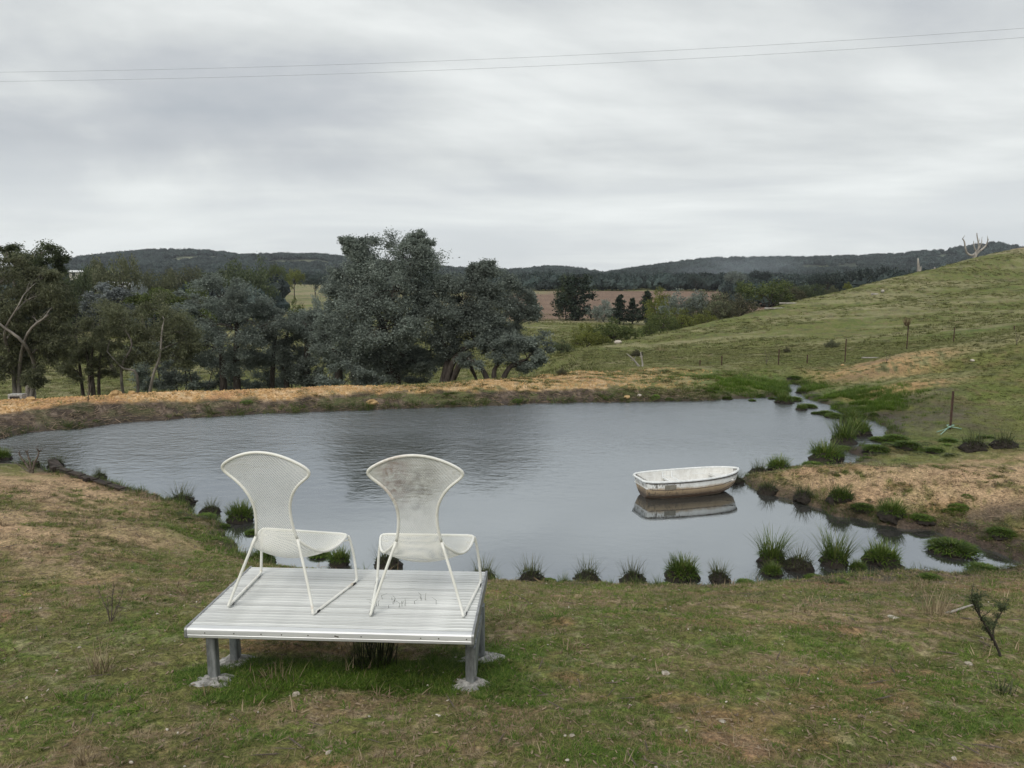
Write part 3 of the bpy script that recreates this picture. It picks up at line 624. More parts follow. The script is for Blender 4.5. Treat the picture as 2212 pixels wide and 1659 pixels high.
for (X, Y) in ((-1.535, 3.43), (-.215, 3.445), (-1.545, 3.735), (-.178, 3.79)):
    lx, ly = todeck(X, Y); zg = h1(X, Y)-TOP; legxy.append((lx, ly, zg))
    q = MB(); hw2, zt = .0235, -.0565
    oc = [(hw2*a, hw2*b) for a, b in ((-1, -.8), (-.8, -1), (.8, -1), (1, -.8), (1, .8), (.8, 1), (-.8, 1), (-1, .8))]
    V = [[lx+a, ly+b, z] for z in (zg-.12, zt) for a, b in oc]; i = np.arange(8); j = (i+1) % 8
    q.add(V, np.c_[i, j, j+8, i+8], None); q.add([[lx+a, ly+b, zt] for a, b in oc]+[[lx, ly, zt]], None, np.c_[i, j, np.full(8, 8)])
    lg = q.build('leg', M['galv'], deck)
    f = MB(); rs = np.random.default_rng(int(abs(X*1000))); n = 18; V = []
    for kz, (rad, z) in enumerate(((.140, -.04), (.125, -.004), (.092, .010), (.058, .020), (.026, .028))):
        for e in range(n):
            th = e*2*math.pi/n; rr_ = rad*(1+.20*math.sin(th*2+X*5)+.10*rs.normal())*(1, 1)[0]; gz_ = h1(X+rr_*math.cos(th)*1.15, Y+rr_*math.sin(th)*.8)-TOP
            V.append([lx+rr_*math.cos(th)*1.15, ly+rr_*math.sin(th)*.8, gz_+z+.007*rs.normal()])
    V.append([lx, ly, zg+.030]); Qf = []; Tf = []
    for kz in range(4):
        for e in range(n): e2 = (e+1) % n; Qf.append([kz*n+e, kz*n+e2, (kz+1)*n+e2, (kz+1)*n+e])
    for e in range(n): Tf.append([4*n+e, 4*n+(e+1) % n, 5*n])
    f.add(V, Qf, Tf); f.build('footing', M['concrete'], lg)
for s_, (a, b) in ((-1, (0, 2)), (1, (1, 3))):
    x = (legxy[a][0]+legxy[b][0])/2
    q = MB(); q.box((x, .0, -.074), (.035, DD-.10, .030), ch=.003); q.build('side_rail', M['galv'], deck)
for y in (-.29, .0, .29):
    q = MB(); q.box((0, y, -.036), (DW-.06, .03, .026)); q.build('cross_rail', M['galv'], deck)
x = legxy[1][0]+.030
q = MB(); q.prism([(-.36, -.09), (-.30, -.09), (-.10, -.09), (.08, -.09), (.08, -.12), (-.05, -.145), (-.20, -.20), (-.27, -.27), (-.315, -.27)], x-.006, x+.004); q.build('bracket', M['galv'], deck)

# ------------------------------------------------------------------ chairs
def chairmat(name, stain):
    m, t = new_mat(name); tc = t.n('ShaderNodeTexCoord'); o = (tc, 'Object'); s = t.n('ShaderNodeSeparateXYZ', i={0: o})
    base = t.ramp(t.noise(o, 7, 6, .6), [(.35, (.76, .755, .695)), (.65, (.87, .865, .82))])
    if stain == 'rust':       # rusty feet and runners
        low = t.n('ShaderNodeMapRange', i={'Value': (s, 2), 1: .08, 2: .010, 3: 0.0, 4: .55})
        f = t.math('MULTIPLY', low, t.ramp(t.noise(o, 14, 5, .7), [(.53, 0.0), (.62, 1.0)]))
        c = t.mix(f, base, (.46, .32, .16))
    else:                     # brown lichen stain on the back mesh
        d = t.n('ShaderNodeVectorMath', operation='DISTANCE', i={0: t.n('ShaderNodeMapping', i={'Vector': o, 'Scale': (1.0, 0, .55)}), 1: (-.105, 0, .405)})
        e = t.n('ShaderNodeVectorMath', operation='DISTANCE', i={0: t.n('ShaderNodeMapping', i={'Vector': o, 'Scale': (1.0, 0, .6)}), 1: (.0, 0, .42)})
        f = t.math('MULTIPLY', t.n('ShaderNodeMapRange', i={'Value': (d, 'Value'), 1: .11, 2: .03, 3: 0.0, 4: 1.0}), t.ramp(t.noise(o, 22, 5, .7), [(.40, 0.0), (.62, 1.0)]))
        f2 = t.math('MULTIPLY', t.n('ShaderNodeMapRange', i={'Value': (e, 'Value'), 1: .17, 2: .04, 3: 0.0, 4: .85}), t.ramp(t.noise(o, 16, 6, .7), [(.42, 0.0), (.62, 1.0)]))
        c = t.mix(f2, t.mix(f, base, (.27, .12, .06)), (.34, .31, .26))
    out(t, pbr(t, c, .45, spec=.45)); return m
M['chair_a'] = chairmat('cream powder coat with rust', 'rust'); M['chair_b'] = chairmat('cream powder coat with stain', 'brown')
M['rubber'] = simple('black rubber', (.02, .02, .02), (.04, .04, .04), 20, .7)
KS = np.array([(0, .222, -.030, .872, .03, -.072), (.06, .250, -.022, .838, .03, -.062), (.12, .240, -.012, .79, .03, -.042), (.2, .187, .0, .73, .025, -.02), (.28, .142, .02, .665, .015, -.005),
               (.36, .113, .04, .60, .01, 0), (.44, .100, .06, .54, .005, 0), (.52, .103, .08, .46, 0, 0), (.6, .120, .10, .375, 0, 0), (.68, .165, .135, .285, .0, .035), (.76, .208, .20, .222, 0, .050),
               (.84, .243, .28, .212, 0, .053), (.92, .262, .36, .25, 0, .03), (1, .268, .42, .295, 0, .005)])
def spl(s):
    """smooth interpolation of the knots (Catmull-Rom)"""
    s = np.clip(np.asarray(s, float), 0, 1); k = np.clip(np.searchsorted(KS[:, 0], s, 'right')-1, 0, len(KS)-2)
    h = KS[k+1, 0]-KS[k, 0]; t = ((s-KS[k, 0])/h)[:, None]
    g = np.gradient(KS[:, 1:], KS[:, 0], axis=0); p0, p1, m0, m1 = KS[k, 1:], KS[k+1, 1:], g[k]*h[:, None], g[k+1]*h[:, None]
    return (2*t**3-3*t**2+1)*p0+(t**3-2*t**2+t)*m0+(-2*t**3+3*t**2)*p1+(t**3-t**2)*m1
def csurf(s, X):
    q = spl(s); u = np.clip(X/q[:, 0], -1, 1)
    return np.c_[u*q[:, 0], q[:, 1]+q[:, 3]*u*u, q[:, 2]+q[:, 4]*u*u], np.abs(X) <= q[:, 0]*1.001
sf = np.linspace(0, 1, 2000); cf = spl(sf); ln = np.r_[0, np.cumsum(np.hypot(np.diff(cf[:, 1]), np.diff(cf[:, 2])))]
def lattice(sa, sb):
    la, lb = np.interp([sa, sb], sf, ln); rows = int((lb-la)/.0042); pw = .0120
    V = []; nid = {}; pts = []; ok = []
    J = np.arange(-30, 31)
    ss_ = np.interp(la+(lb-la)*np.arange(rows+1)/rows, ln, sf)
    P = np.zeros((rows+1, len(J), 3)); K = np.zeros((rows+1, len(J)), bool)
    for r_ in range(rows+1):
        X = J*pw+(r_ % 2)*pw/2; p, k = csurf(np.full(len(J), ss_[r_]), X); P[r_] = p; K[r_] = k
    Vs = []; 
    for r_ in range(rows):
        for dj in ((0, -1) if r_ % 2 == 0 else (0, 1)):
            j1 = np.arange(1, len(J)-1); j2 = j1+dj; k = K[r_, j1] | K[r_+1, j2]
            k &= (K[r_, j1] | K[r_, np.clip(j1+1, 0, 60)] | K[r_, j1-1]) & (K[r_+1, j2])
            a, b = P[r_, j1[k]], P[r_+1, j2[k]]
            if not len(a): continue
            t_ = b-a; t_ /= np.linalg.norm(t_, axis=1)[:, None]+1e-9
            ny = P[r_+1, 30]-P[r_, 30]; nrm = np.cross(np.array([1., 0, 0]), ny); nrm /= np.linalg.norm(nrm)+1e-9
            sd = np.cross(t_, nrm)*.00108; of = nrm*.0006
            Vs.append(np.stack([a-sd+of, a+sd-of, b+sd-of, b-sd+of], 1).reshape(-1, 3))
    V = np.concatenate(Vs); return V, np.arange(len(V)).reshape(-1, 4)
def mkchair(mat, label, loc, rz, src=None):
    ch = thing('chair', loc, label, 'chair', 'white wire chairs on the platform', rz)
    if src is None:
        V, Q = lattice(.005, .6); b = mesh_np('backrest', V, Q, mat, False, parent=ch)
        V, Q = lattice(.6, .998); s = mesh_np('seat', V, Q, mat, False, parent=ch)
        up = np.linspace(.6, 0, 26); e = spl(up); L = np.c_[-e[:, 0], e[:, 1]+e[:, 3], e[:, 2]+e[:, 4]]
        u = np.linspace(-1, 1, 25)[1:-1]; e0 = spl(np.zeros(len(u))); T_ = np.c_[u*e0[:, 0], e0[:, 1]+e0[:, 3]*u*u, e0[:, 2]+e0[:, 4]*u*u]
        Rr = L[::-1]*[-1, 1, 1]
        q = MB(); loop = np.r_[L, T_, Rr]
        for _ in range(5): loop[1:-1] = .25*loop[:-2]+.5*loop[1:-1]+.25*loop[2:]
        q.tube(loop, .0078, 10); q.build('back_frame', mat, ch, True)
        q = MB(); e = spl(np.linspace(.6, 1, 20)); E_ = np.c_[e[:, 0], e[:, 1]+e[:, 3], e[:, 2]+e[:, 4]]
        lp = np.r_[E_*[-1, 1, 1], [[x, E_[-1, 1]+.004, E_[-1, 2]-.003] for x in np.linspace(-.24, .24, 9)], E_[::-1]]
        for _ in range(2): lp[1:-1] = .25*lp[:-2]+.5*lp[1:-1]+.25*lp[2:]
        q.tube(lp, .0075, 10); q.build('seat_frame', mat, ch, True)
        kids = [b, s]
        for sx in (-1, 1):
            q = MB(); j = spl(np.array([.6]))[0]; r = .0078
            P = np.array([(sx*j[0], j[1], j[2]), (sx*.185, .055, .19), (sx*.238, .012, .03), (sx*.243, .0, r), (sx*.246, .03, r), (sx*.272, .22, r), (sx*.300, .425, r), (sx*.303, .448, r+.004), (sx*.303, .452, .03), (sx*.290, .445, .17), (sx*.274, .43, .27), (sx*.268, .422, .288)])
            # straight runs, tight bends
            PP = []
            for k in range(len(P)-1):
                for t_ in (0, .25, .5, .75): PP.append(P[k]*(1-t_)+P[k+1]*t_)
            PP.append(P[-1]); PP = np.array(PP)
            for _ in range(2): PP[1:-1] = .25*PP[:-2]+.5*PP[1:-1]+.25*PP[2:]
            q.tube(PP, r, 10); lg = q.build('leg', mat, ch, True)
            for (y, x) in ((.045, .2475), (.41, .298)):
                c = MB(); c.tube([(sx*x, y-.014, .0056), (sx*(x+.003), y+.014, .0056)], .0086, 8); c.build('foot_pad', M['rubber'], lg)
            c = MB(); c.tube([(sx*.268, .425, .262), (sx*.235, .40, .262), (sx*.225, .385, .272)], .0055, 8); c.build('weld_strut', mat, lg)
    return ch
zc = TOP+.0030
mkchair(M['chair_a'], 'cream wire mesh chair with rusty feet, turned slightly right', (-1.285, 3.578, zc), radians(-10)).rotation_euler.y = radians(.35)
mkchair(M['chair_b'], 'cream wire mesh chair with a brown stain on its backrest, seen squarely from behind', (-.497, 3.512, zc), radians(-1.5)).rotation_euler.y = radians(.3)

# ------------------------------------------------------------------ dinghy
def boatmat(name, inside=False):
    m, t = new_mat(name); tc = t.n('ShaderNodeTexCoord'); o = (tc, 'Object'); s = t.n('ShaderNodeSeparateXYZ', i={0: o})
    n = t.noise(o, 9, 7, .7); st_ = t.noise(t.n('ShaderNodeMapping', i={'Vector': o, 'Scale': (4, 4, 1.2)}), 7, 6, .7)
    c = t.ramp(n, [(.35, (.66, .65, .62)), (.6, (.80, .80, .78))])
    if not inside:
        zz = t.math('ADD', (s, 2), t.math('MULTIPLY', t.math('SUBTRACT', n, .5), .06))
        c = t.mix(t.n('ShaderNodeMapRange', i={'Value': zz, 1: .195, 2: .155, 3: 0.0, 4: .9}), c, (.36, .245, .125))
        c = t.mix(t.n('ShaderNodeMapRange', i={'Value': zz, 1: .13, 2: .05, 3: 0.0, 4: .95}), c, (.07, .04, .024))
        sx = t.n('ShaderNodeMapRange', i={'Value': (s, 0), 1: .75, 2: .25, 3: .0, 4: 1.0})
        c = t.mix(t.math('MULTIPLY', sx, t.ramp(st_, [(.52, 0.0), (.60, .9)])), c, (.07, .055, .04))
        top = t.n('ShaderNodeMapRange', i={'Value': zz, 1: .235, 2: .265, 3: 0.0, 4: .75}); c = t.mix(t.math('MULTIPLY', top, t.ramp(st_, [(.40, .15), (.55, 1.0)])), c, (.12, .12, .12))
    else:
        c = t.mix(t.ramp(st_, [(.52, 0.0), (.72, .35)]), c, (.45, .40, .32))
    out(t, pbr(t, c, .45, spec=.45)); return m
M['hull'] = boatmat('stained white hull'); M['inner'] = boatmat('white inner shell', True); M['gunwale'] = simple('white gunwale', (.66, .68, .68), (.84, .85, .85), 14, .45, c3=(.35, .33, .28), scale3=6, s3=(.66, .72))
M['plate'] = simple('weathered grey plate', (.16, .15, .12), (.26, .24, .20), 14, .7); M['strake'] = simple('dark strake line', (.05, .04, .035), (.16, .13, .10), 20, .8)
BL = 1.60
def half(x):    # half beam at the rim
    x = np.asarray(x, float); return np.interp(x, [0, .02, .08, .25, .5, .75, 1.0, 1.2, 1.35, 1.47, 1.55, 1.59, 1.60], [.20, .235, .265, .298, .315, .315, .298, .262, .215, .150, .085, .03, .0])
def sheer(x): return .262+.010*np.cos(x*2)+.062*(np.asarray(x)/BL)**2.2
def keel(x): x = np.asarray(x, float); return np.interp(x, [0, .1, .3, .8, 1.2, 1.42, 1.53, 1.60], [-.005, -.035, -.055, -.055, -.035, .03, .12, .30])
def section(x, n=14, inset=0.0, lift=0.0):
    hb, zs, zk = float(half(x))-inset, float(sheer(x)), float(keel(x))+lift; a = np.linspace(0, math.pi/2, n)
    flare = .0
    y = hb*np.sin(a)**.62; z = zk+(zs-zk)*(1-np.cos(a)**1.05)
    return np.r_[np.c_[-y[::-1], z[::-1]], np.c_[y[1:], z[1:]]]
def loft(xs, inset, lift, rake=True):
    V = []; 
    for x in xs:
        s_ = section(x, inset=max(0, min(inset, float(half(x))*.5)), lift=lift)
        rk = (.055*(.27-s_[:, 1])/.27)*(1-x/.5 if x < .5 else 0)
        V.append(np.c_[x+rk, s_])
    m_ = len(V[0]); V = np.concatenate(V); i = np.arange(len(xs)-1)[:, None]*m_; j = np.arange(m_-1)[None]
    return V, np.stack([i+j, i+j+1, i+j+m_+1, i+j+m_], -1).reshape(-1, 4), m_
ba = math.atan2(.46, 1.53)*.86
boat = thing('dinghy', (1.86, 10.07, 0), 'small white fibreglass dinghy with brown stained hull floating beside the muddy spit', 'boat', rz=ba)
xs = np.r_[0, .02, .06, np.linspace(.12, 1.4, 18), 1.47, 1.52, 1.56, 1.585, 1.598]
V, Q, m_ = loft(xs, 0, 0); q = MB(); q.add(V, Q)
q.add(np.r_[V[:m_], [[.03, 0, .12]]], None, [[i, i+1, m_] for i in range(m_-1)]+[[m_-1, 0, m_]])
hull = q.build('hull', M['hull'], boat, True)
V, Q, m_ = loft(xs[2:-2], .014, .05); V[:, 2] = np.minimum(V[:, 2], 1); q = MB(); q.add(V, Q[:, ::-1]); q.add(np.r_[V[:m_], [[.10, 0, .12]]], None, [[i, i+1, m_] for i in range(m_-1)]+[[m_-1, 0, m_]]); q.build('inner_shell', M['inner'], boat, True)
def rimline(off, dz, x0=0): 
    X = np.r_[np.linspace(.0, 1.45, 26), 1.5, 1.54, 1.57, 1.59, 1.60]; hb = half(X)+off; L = np.c_[X, -hb, sheer(X)+dz]; L[-1, 1] = 0
    L[-1, 0] += off
    return np.r_[L, L[-2::-1]*[1, -1, 1]]
q = MB(); P = rimline(.004, .004); bk = np.array([[-.02, y, float(sheer(0))+.004] for y in (.17, .08, 0, -.08, -.17)]); P = np.r_[P, bk]
q.tube(P, .0165, 8, closed=True); gw = q.build('gunwale', M['gunwale'], boat, True)
q = MB(); q.tube(rimline(.006, -.020), .0065, 6); q.build('rubbing_strip', M['strake'], gw, True)
for fz, rad in ((.62, .0045), (.36, .005), (.18, .004)):
    for sg in (-1, 1):
        L = []
        for x in np.linspace(.03, 1.5, 30):
            s_ = section(x); s_ = s_[s_[:, 0]*sg >= 0]; zt = keel(x)+(sheer(x)-keel(x))*fz; s2 = s_[np.argsort(s_[:, 1])]
            L.append((x+(.055*(.27-zt)/.27)*(1-x/.5 if x < .5 else 0), float(np.interp(zt, s2[:, 1], s2[:, 0])), zt))
        q = MB(); q.tube(L, rad, 5); q.build('strake', M['strake'], hull)
q = MB(); q.box((.58, 0, .165), (.16, .54, .02), ch=.004); th_ = q.build('thwart', M['inner'], boat)
for x in (.505, .655):
    q = MB(); P = [(x, y, z) for y, z in ((-.292, .262), (-.282, .21), (-.268, .178), (0, .182), (.268, .178), (.282, .21), (.292, .262))]; q.tube(P, [.014]*7, 6); q.build('thwart_rib', M['gunwale'], th_)
q = MB(); q.box((.10, 0, .17), (.17, .42, .02), ch=.004); q.build('stern_seat', M['inner'], boat)
q = MB(); q.prism([(-.20, .20), (.20, .20), (.16, .23), (-.16, .23)], 1.22, 1.42); q.build('bow_deck', M['inner'], boat)
for sg in (-1, 1):
    q = MB(); q.tube([(.15, sg*.265, .205), (.4, sg*.294, .20), (.9, sg*.296, .20), (1.25, sg*.232, .21)], .005, 6); q.build('inner_ledge', M['gunwale'], boat)
# grey plate on the hull side, just below the rim
xa = np.linspace(.25, .43, 6); V = []
for x in xa:
    for z in (.158, .182, .205, .228):
        s_ = section(x); s_ = s_[s_[:, 0] <= 0]; s2 = s_[np.argsort(s_[:, 1])]; V.append((x+(.055*(.27-z)/.27)*(1-x/.5), float(np.interp(z, s2[:, 1], s2[:, 0]))-.0035, z))
q = MB(); i = np.arange(5)[:, None]*4; j = np.arange(3)[None]; q.add(V, np.stack([i+j, i+j+4, i+j+5, i+j+1], -1).reshape(-1, 4)); q.build('side_plate', M['plate'], boat)

# ------------------------------------------------------------------ tussocks
def tussock_protos(n=5):
    out_ = []
    for s in range(n):
        r = np.random.default_rng(100+s); na, nb = 22, 8; V = []
        for b in range(nb+1):
            ph = b/nb*math.pi/2
            for a in range(na):
                th = a/na*2*math.pi; k = 1+.14*math.sin(th*2+s)+.12*r.normal()
                V.append([math.cos(th)*math.cos(ph)**.7*k, math.sin(th)*math.cos(ph)**.7*k, -.45+.80*math.sin(ph)+.07*r.normal()])
        Qm = [[b*na+a, b*na+(a+1) % na, (b+1)*na+(a+1) % na, (b+1)*na+a] for b in range(nb) for a in range(na)]
        base = mesh_np('root_mat', V, Qm, M['peat'], True, link=False)
        tall = (2.1, 1.45, .95, 1.35, .42)[s]; nbl = (210, 95, 230, 110, 300)[s]
        g_ = blades(r, nbl, .80, tall, (.050, .036, .055, .038, .06)[s], .55, .45, 3, dome=.40, name='blades', mat=M['blade'] if s in (0, 2, 4) else M['blade2'])
        g2 = blades(r, (300, 130, 420, 150, 620)[s], .95, .40, .055, 1.1, .9, 2, dome=.44, name='low_grass', mat=M['lawn2'] if s not in (1, 3) else M['blade2'])
        out_.append((base.data, g_.data, g2.data))
    return out_
TP = tussock_protos()
def tussock(x, y, r_px, kind, label, group, sq=1.0, hs=1.0):
    p = at_z(x, y, 0)
    if pond([p[0]], [p[1]])[0][0] > .05: p = ground_at(x, y)
    R = r_px/F_*math.hypot(p[0], p[1])
    o = thing('grass_tussock', (p[0], p[1], p[2]+R*(.20 if kind != 4 else (.06 if p[2] < .02 else .0))), label, 'grass tussock', group, RG.uniform(0, 6.28), (R, R, R*sq))
    for me, nm in zip(TP[kind], ('root_mat', 'blades', 'low_grass')):
        c = D.objects.new(nm, me); C.objects.link(c); c.parent = o
        if nm != 'root_mat': c['kind'] = 'stuff'
    return o
NR = 'tussocks in the near shallows'; FR = 'tussocks where the creek enters the pond'; LR = 'tussocks along the near bank behind the chairs'; SR = 'tussocks on the muddy spit and right bank'
for a in [
 (1045, 1252, 30, 1, 'dark rooted grass tussock half hidden behind the far right corner of the platform', NR),
 (1146, 1254, 32, 1, 'wispy dark tussock in the shallows, the first one clear of the platform', NR),
 (1186, 1258, 17, 4, 'low tuft leaning on the right side of the first tussock clear of the platform', NR),
 (1270, 1254, 30, 1, 'spiky sparse tussock, second one clear of the platform along the near shore', NR),
 (1366, 1256, 29, 1, 'thin stemmed tussock, third one clear of the platform along the near shore', NR),
 (1474, 1246, 37, 2, 'broad bright green tussock with dark square base, fourth clear of the platform', NR),
 (1553, 1252, 25, 3, 'small spiky tussock to the right of the broad bright green one', NR),
 (1667, 1212, 30, 0, 'tallest bright green tussock, standing in water in front of the boat bow', NR),
 (1668, 1240, 20, 2, 'small tuft in the water directly in front of the tallest tussock', NR),
 (1726, 1228, 30, 3, 'brown muddy tussock with thin blades right of the tallest one', NR),
 (1803, 1216, 31, 0, 'dark based bushy tussock, second to the right of the tallest one', NR),
 (1853, 1230, 16, 2, 'small tuft at the water edge between two bigger tussocks', NR),
 (1904, 1216, 34, 2, 'full green tussock with dark base, last of the row standing in water', NR),
 (2056, 1190, 44, 4, 'large rounded mossy hummock standing in the water at the pond tip', NR),
 (2124, 1234, 28, 4, 'round bright green cushion tussock on the near muddy shore', NR),
 (1760, 1252, 20, 4, 'flat tuft on the wet mud below the brown tussock', NR),
 (455, 1108, 19, 3, 'upright green tussock at the left bank waterline, left of the chairs', LR), (392, 1088, 26, 1, 'brown matted tussock on the left bank waterline', LR), (520, 1122, 30, 2, 'wide grassy tussock in water beside the left chair backrest', LR),
 (545, 1152, 16, 4, 'low dark tussock in the pool seen through the left chair', LR), (478, 1140, 16, 4, 'dark clod at the bank corner left of the left chair', LR), (566, 1216, 26, 2, 'green tussock behind the far left corner of the platform', LR), (690, 1200, 24, 4, 'dark clod tussock seen under the left chair seat', LR),
 (733, 1216, 26, 2, 'green tussock seen between the two chairs', LR), (838, 1222, 30, 3, 'olive tussock seen under the right chair seat', LR), (215, 1034, 14, 3, 'upright grass tuft at the end of the dark timber edging', LR), (122, 1008, 15, 3, 'grass tuft behind the dark timber edging', LR), (3, 992, 16, 2, 'green tuft at the far left bank beside the bare twiggy shrub', LR),
 (1782, 994, 32, 2, 'thick dark green tussock in the water above the spit', FR), (1811, 990, 12, 0, 'tall spiky tuft joined to the thick tussock above the spit', FR), (1850, 938, 27, 2, 'tall dense tussock at the inlet pool, biggest of the creek mouth', FR), (1822, 955, 24, 0, 'bright upright tussock just in front of the biggest creek mouth one', FR),
 (1838, 912, 20, 2, 'bright tussock behind the biggest creek mouth one', FR), (1803, 901, 19, 4, 'low dark tussock left of the inlet pool', FR), (1785, 895, 17, 4, 'low rounded tussock touching the one left of the inlet pool', FR), (1763, 894, 10, 4, 'small round island tussock in the inlet', FR), (1731, 885, 11, 2, 'small upright island tussock in the inlet', FR),
 (1747, 880, 16, 4, 'flat tussock at the inlet edge', FR), (1693, 870, 17, 2, 'square dark tussock at the creek mouth', FR), (1714, 865, 18, 4, 'low tussock beside the square dark one', FR), (1668, 862, 9, 4, 'small tuft left of the creek mouth by the far bank', FR), (1625, 866, 8, 4, 'tiny tuft standing alone in the water off the far bank', FR), (1570, 862, 12, 4, 'flat tuft against the far bank, left of the creek mouth', FR),
 (1716, 822, 14, 4, 'brown hummock at the head of the creek', FR), (1732, 849, 11, 2, 'grass tuft in the creek channel', FR), (1690, 850, 12, 4, 'mossy tuft on the left side of the creek channel', FR), (1823, 970, 14, 4, 'low tuft on the mud shelf by the inlet', FR), (1872, 968, 14, 4, 'dark mossy clod at the inlet pool edge', FR),
 (1590, 1042, 16, 3, 'grass clump on the spit tip right behind the boat bow', SR), (1640, 1022, 18, 1, 'dark tussock on the spit edge, left of two', SR), (1682, 1016, 24, 2, 'larger tussock on the spit edge, right of two', SR), (1756, 1008, 22, 4, 'flat grassy clod at the root of the spit', SR), (1815, 1082, 24, 2, 'green clump on the lower side of the spit', SR),
 (1660, 1066, 18, 3, 'yellowish clump at the lower waterline of the spit', SR), (1735, 1078, 20, 3, 'pale green clump at the lower waterline of the spit', SR), (1865, 1104, 22, 4, 'mossy clump on the lower shore of the spit', SR), (1925, 1118, 26, 2, 'wide grassy clump on the lower shore of the spit', SR), (1990, 1128, 20, 4, 'low mossy clump near the pond tip', SR),
 (1893, 975, 26, 4, 'mossy hummock on the right bank nearest the inlet pool', SR), (1935, 950, 24, 4, 'bright mossy hummock on the right bank above the inlet pool', SR), (1960, 968, 24, 4, 'broad mossy hummock on the right bank below the fence post', SR), (1900, 952, 18, 4, 'small mossy hummock at the corner of the inlet pool', SR), (2050, 955, 18, 4, 'green hummock just left under the near fence post', SR), (2130, 948, 16, 4, 'dark hummock right of the near fence post', SR),
 (2105, 972, 22, 1, 'dry brown hummock on the right bank below the fence post', SR), (2170, 968, 20, 1, 'dark spreading hummock at the right of the bank', SR), (2020, 976, 18, 4, 'flat hummock on the right bank left of the dry brown one', SR), (2165, 1158, 24, 4, 'muddy grass clump on the right bank beyond the pond tip', SR), (2010, 1250, 20, 4, 'flat clump on the near mud right of the tussock row', NR), (1610, 1262, 20, 4, 'flat clump on the near shore below the tallest tussock', NR), (1440, 1268, 18, 4, 'low clump on the shore in front of the broad bright tussock', NR)]:
    x, y, rp, kd, lb, gp = a; tussock(x, y, rp, kd, lb, gp, sq=(1.0 if kd != 4 else .55))

# low mossy clumps that crowd the right bank, the spit's lower edge and the near mud
mossc = protos('moss_clumps', [D.objects.new('moss_clump', TP[k][2]) for k in (1, 4, 3, 1)])
P_ = []
for (x, y, sx, sy, n_) in [(1960, 965, 1.3, .5, 46), (2110, 968, 1.2, .4, 26), (1900, 955, .4, .5, 14), (1850, 1098, .6, .18, 9), (1960, 1120, .8, .2, 10), (2120, 1150, .6, .25, 20), (1780, 1030, 1.0, .15, 12), (1700, 1262, .9, .10, 6), (1950, 1242, 1.0, .12, 7),
                           (1620, 855, 1.2, .5, 26), (1755, 866, .5, 1.2, 46), (1840, 892, .5, 1.0, 44), (1400, 862, 2.5, .25, 26), (1100, 866, 2.5, .25, 22), (700, 884, 2.5, .25, 16), (250, 908, 2.5, .3, 22), (440, 1120, .5, .4, 10), (2150, 1235, .4, .2, 10)]:
    c = ground_at(x, y)
    for _ in range(n_): P_.append((c[0]+RG.normal(0, sx*.6), c[1]+RG.normal(0, sy*.6)))
P_ = np.array(P_); q_ = info(P_[:, 0], P_[:, 1]); k = (q_['d'] > .02) & (q_['z'] < 1.1); P_ = P_[k]; z_ = q_['z'][k]; n_ = len(P_); s_ = RG.uniform(.035, .12, n_)*(1+.03*P_[:, 1])
scatter('moss_clumps', np.c_[P_, z_-.015], np.c_[RG.normal(0, .1, (n_, 2)), RG.uniform(0, 6.28, n_)], np.c_[s_, s_*RG.uniform(.6, 1, n_), s_*RG.uniform(.5, .9, n_)], mossc, 31)

# rush under the platform, whose tips come up through the slats
def bush_blades(name, p, n, R, L, w_, mat, label, cat, lean=.35, curl=.3, extra=None):
    o = thing(name, p, label, cat); r = np.random.default_rng(int(abs(p[0]*977+p[1]*131)))
    b = blades(r, n, R, L, w_, lean, curl, 4, name='stems', mat=mat, link=True); b.parent = o; b['kind'] = 'stuff'; return o
p = ground_at(812, 1438); bush_blades('rush_plant', p, 170, .13, .25, .0055, M['bladedark'], 'dark upright rush clump growing under the middle of the platform', 'rush', .42, .15)
q = MB(); r = np.random.default_rng(4); n_t = 0
for k in range(18):
    x, y = todeck(*at_z(*(r.uniform(790, 950), r.uniform(1292, 1318)), TOP)[:2]); h = r.uniform(.012, .04); q.tube([(x, y, -.03), (x+r.normal(0, .006), y, h*.6), (x+r.normal(0, .012), y+r.normal(0, .01), h)], [.0011, .001, .0005], 4)
p0 = at_z(860, 1300, TOP); o = thing('rush_tips', (-.904, 3.761, TOP), 'thin dark rush tips poking up through the slats under the right chair', 'rush', rz=radians(-2.9)); c = q.build('stems', M['bladedark'], o); c['kind'] = 'stuff'

# grass standing in the shade of the platform
X = RG.uniform(-1.8, .02, 7000); Y = RG.uniform(3.0, 3.75, 7000); q_ = info(X, Y)
put('platform_grass', X, Y, q_, (q_['G'] > .35) & (fbm(X*3, Y*3, 3, 8) > .33), tuftB, .55, 1.3, .1, .004, 15)

# ------------------------------------------------------------------ trees
def leaves(r, C_, sg, n, L, w_, droop=.0, flat=.35):
    """n small leaf blades scattered round the clump centres C_ (k,3) with spreads sg (k,)"""
    k = r.integers(0, len(C_), n); g3 = r.normal(0, 1, (n, 3)); g3[:, 2] *= .7
    P = C_[k]+g3*sg[k][:, None]
    d = r.normal(0, 1, (n, 3)); d[:, 2] = d[:, 2]*.6-droop; d /= np.linalg.norm(d, axis=1)[:, None]
    e = np.cross(d, r.normal(0, 1, (n, 3))); e /= np.linalg.norm(e, axis=1)[:, None]+1e-9
    l_ = L*r.uniform(.6, 1.25, n)[:, None]; ww = w_*r.uniform(.6, 1.2, n)[:, None]
    V = np.stack([P, P+d*l_*.45+e*ww*.5, P+d*l_, P+d*l_*.45-e*ww*.5], 1).reshape(-1, 3)
    return V, np.arange(4*n).reshape(-1, 4)
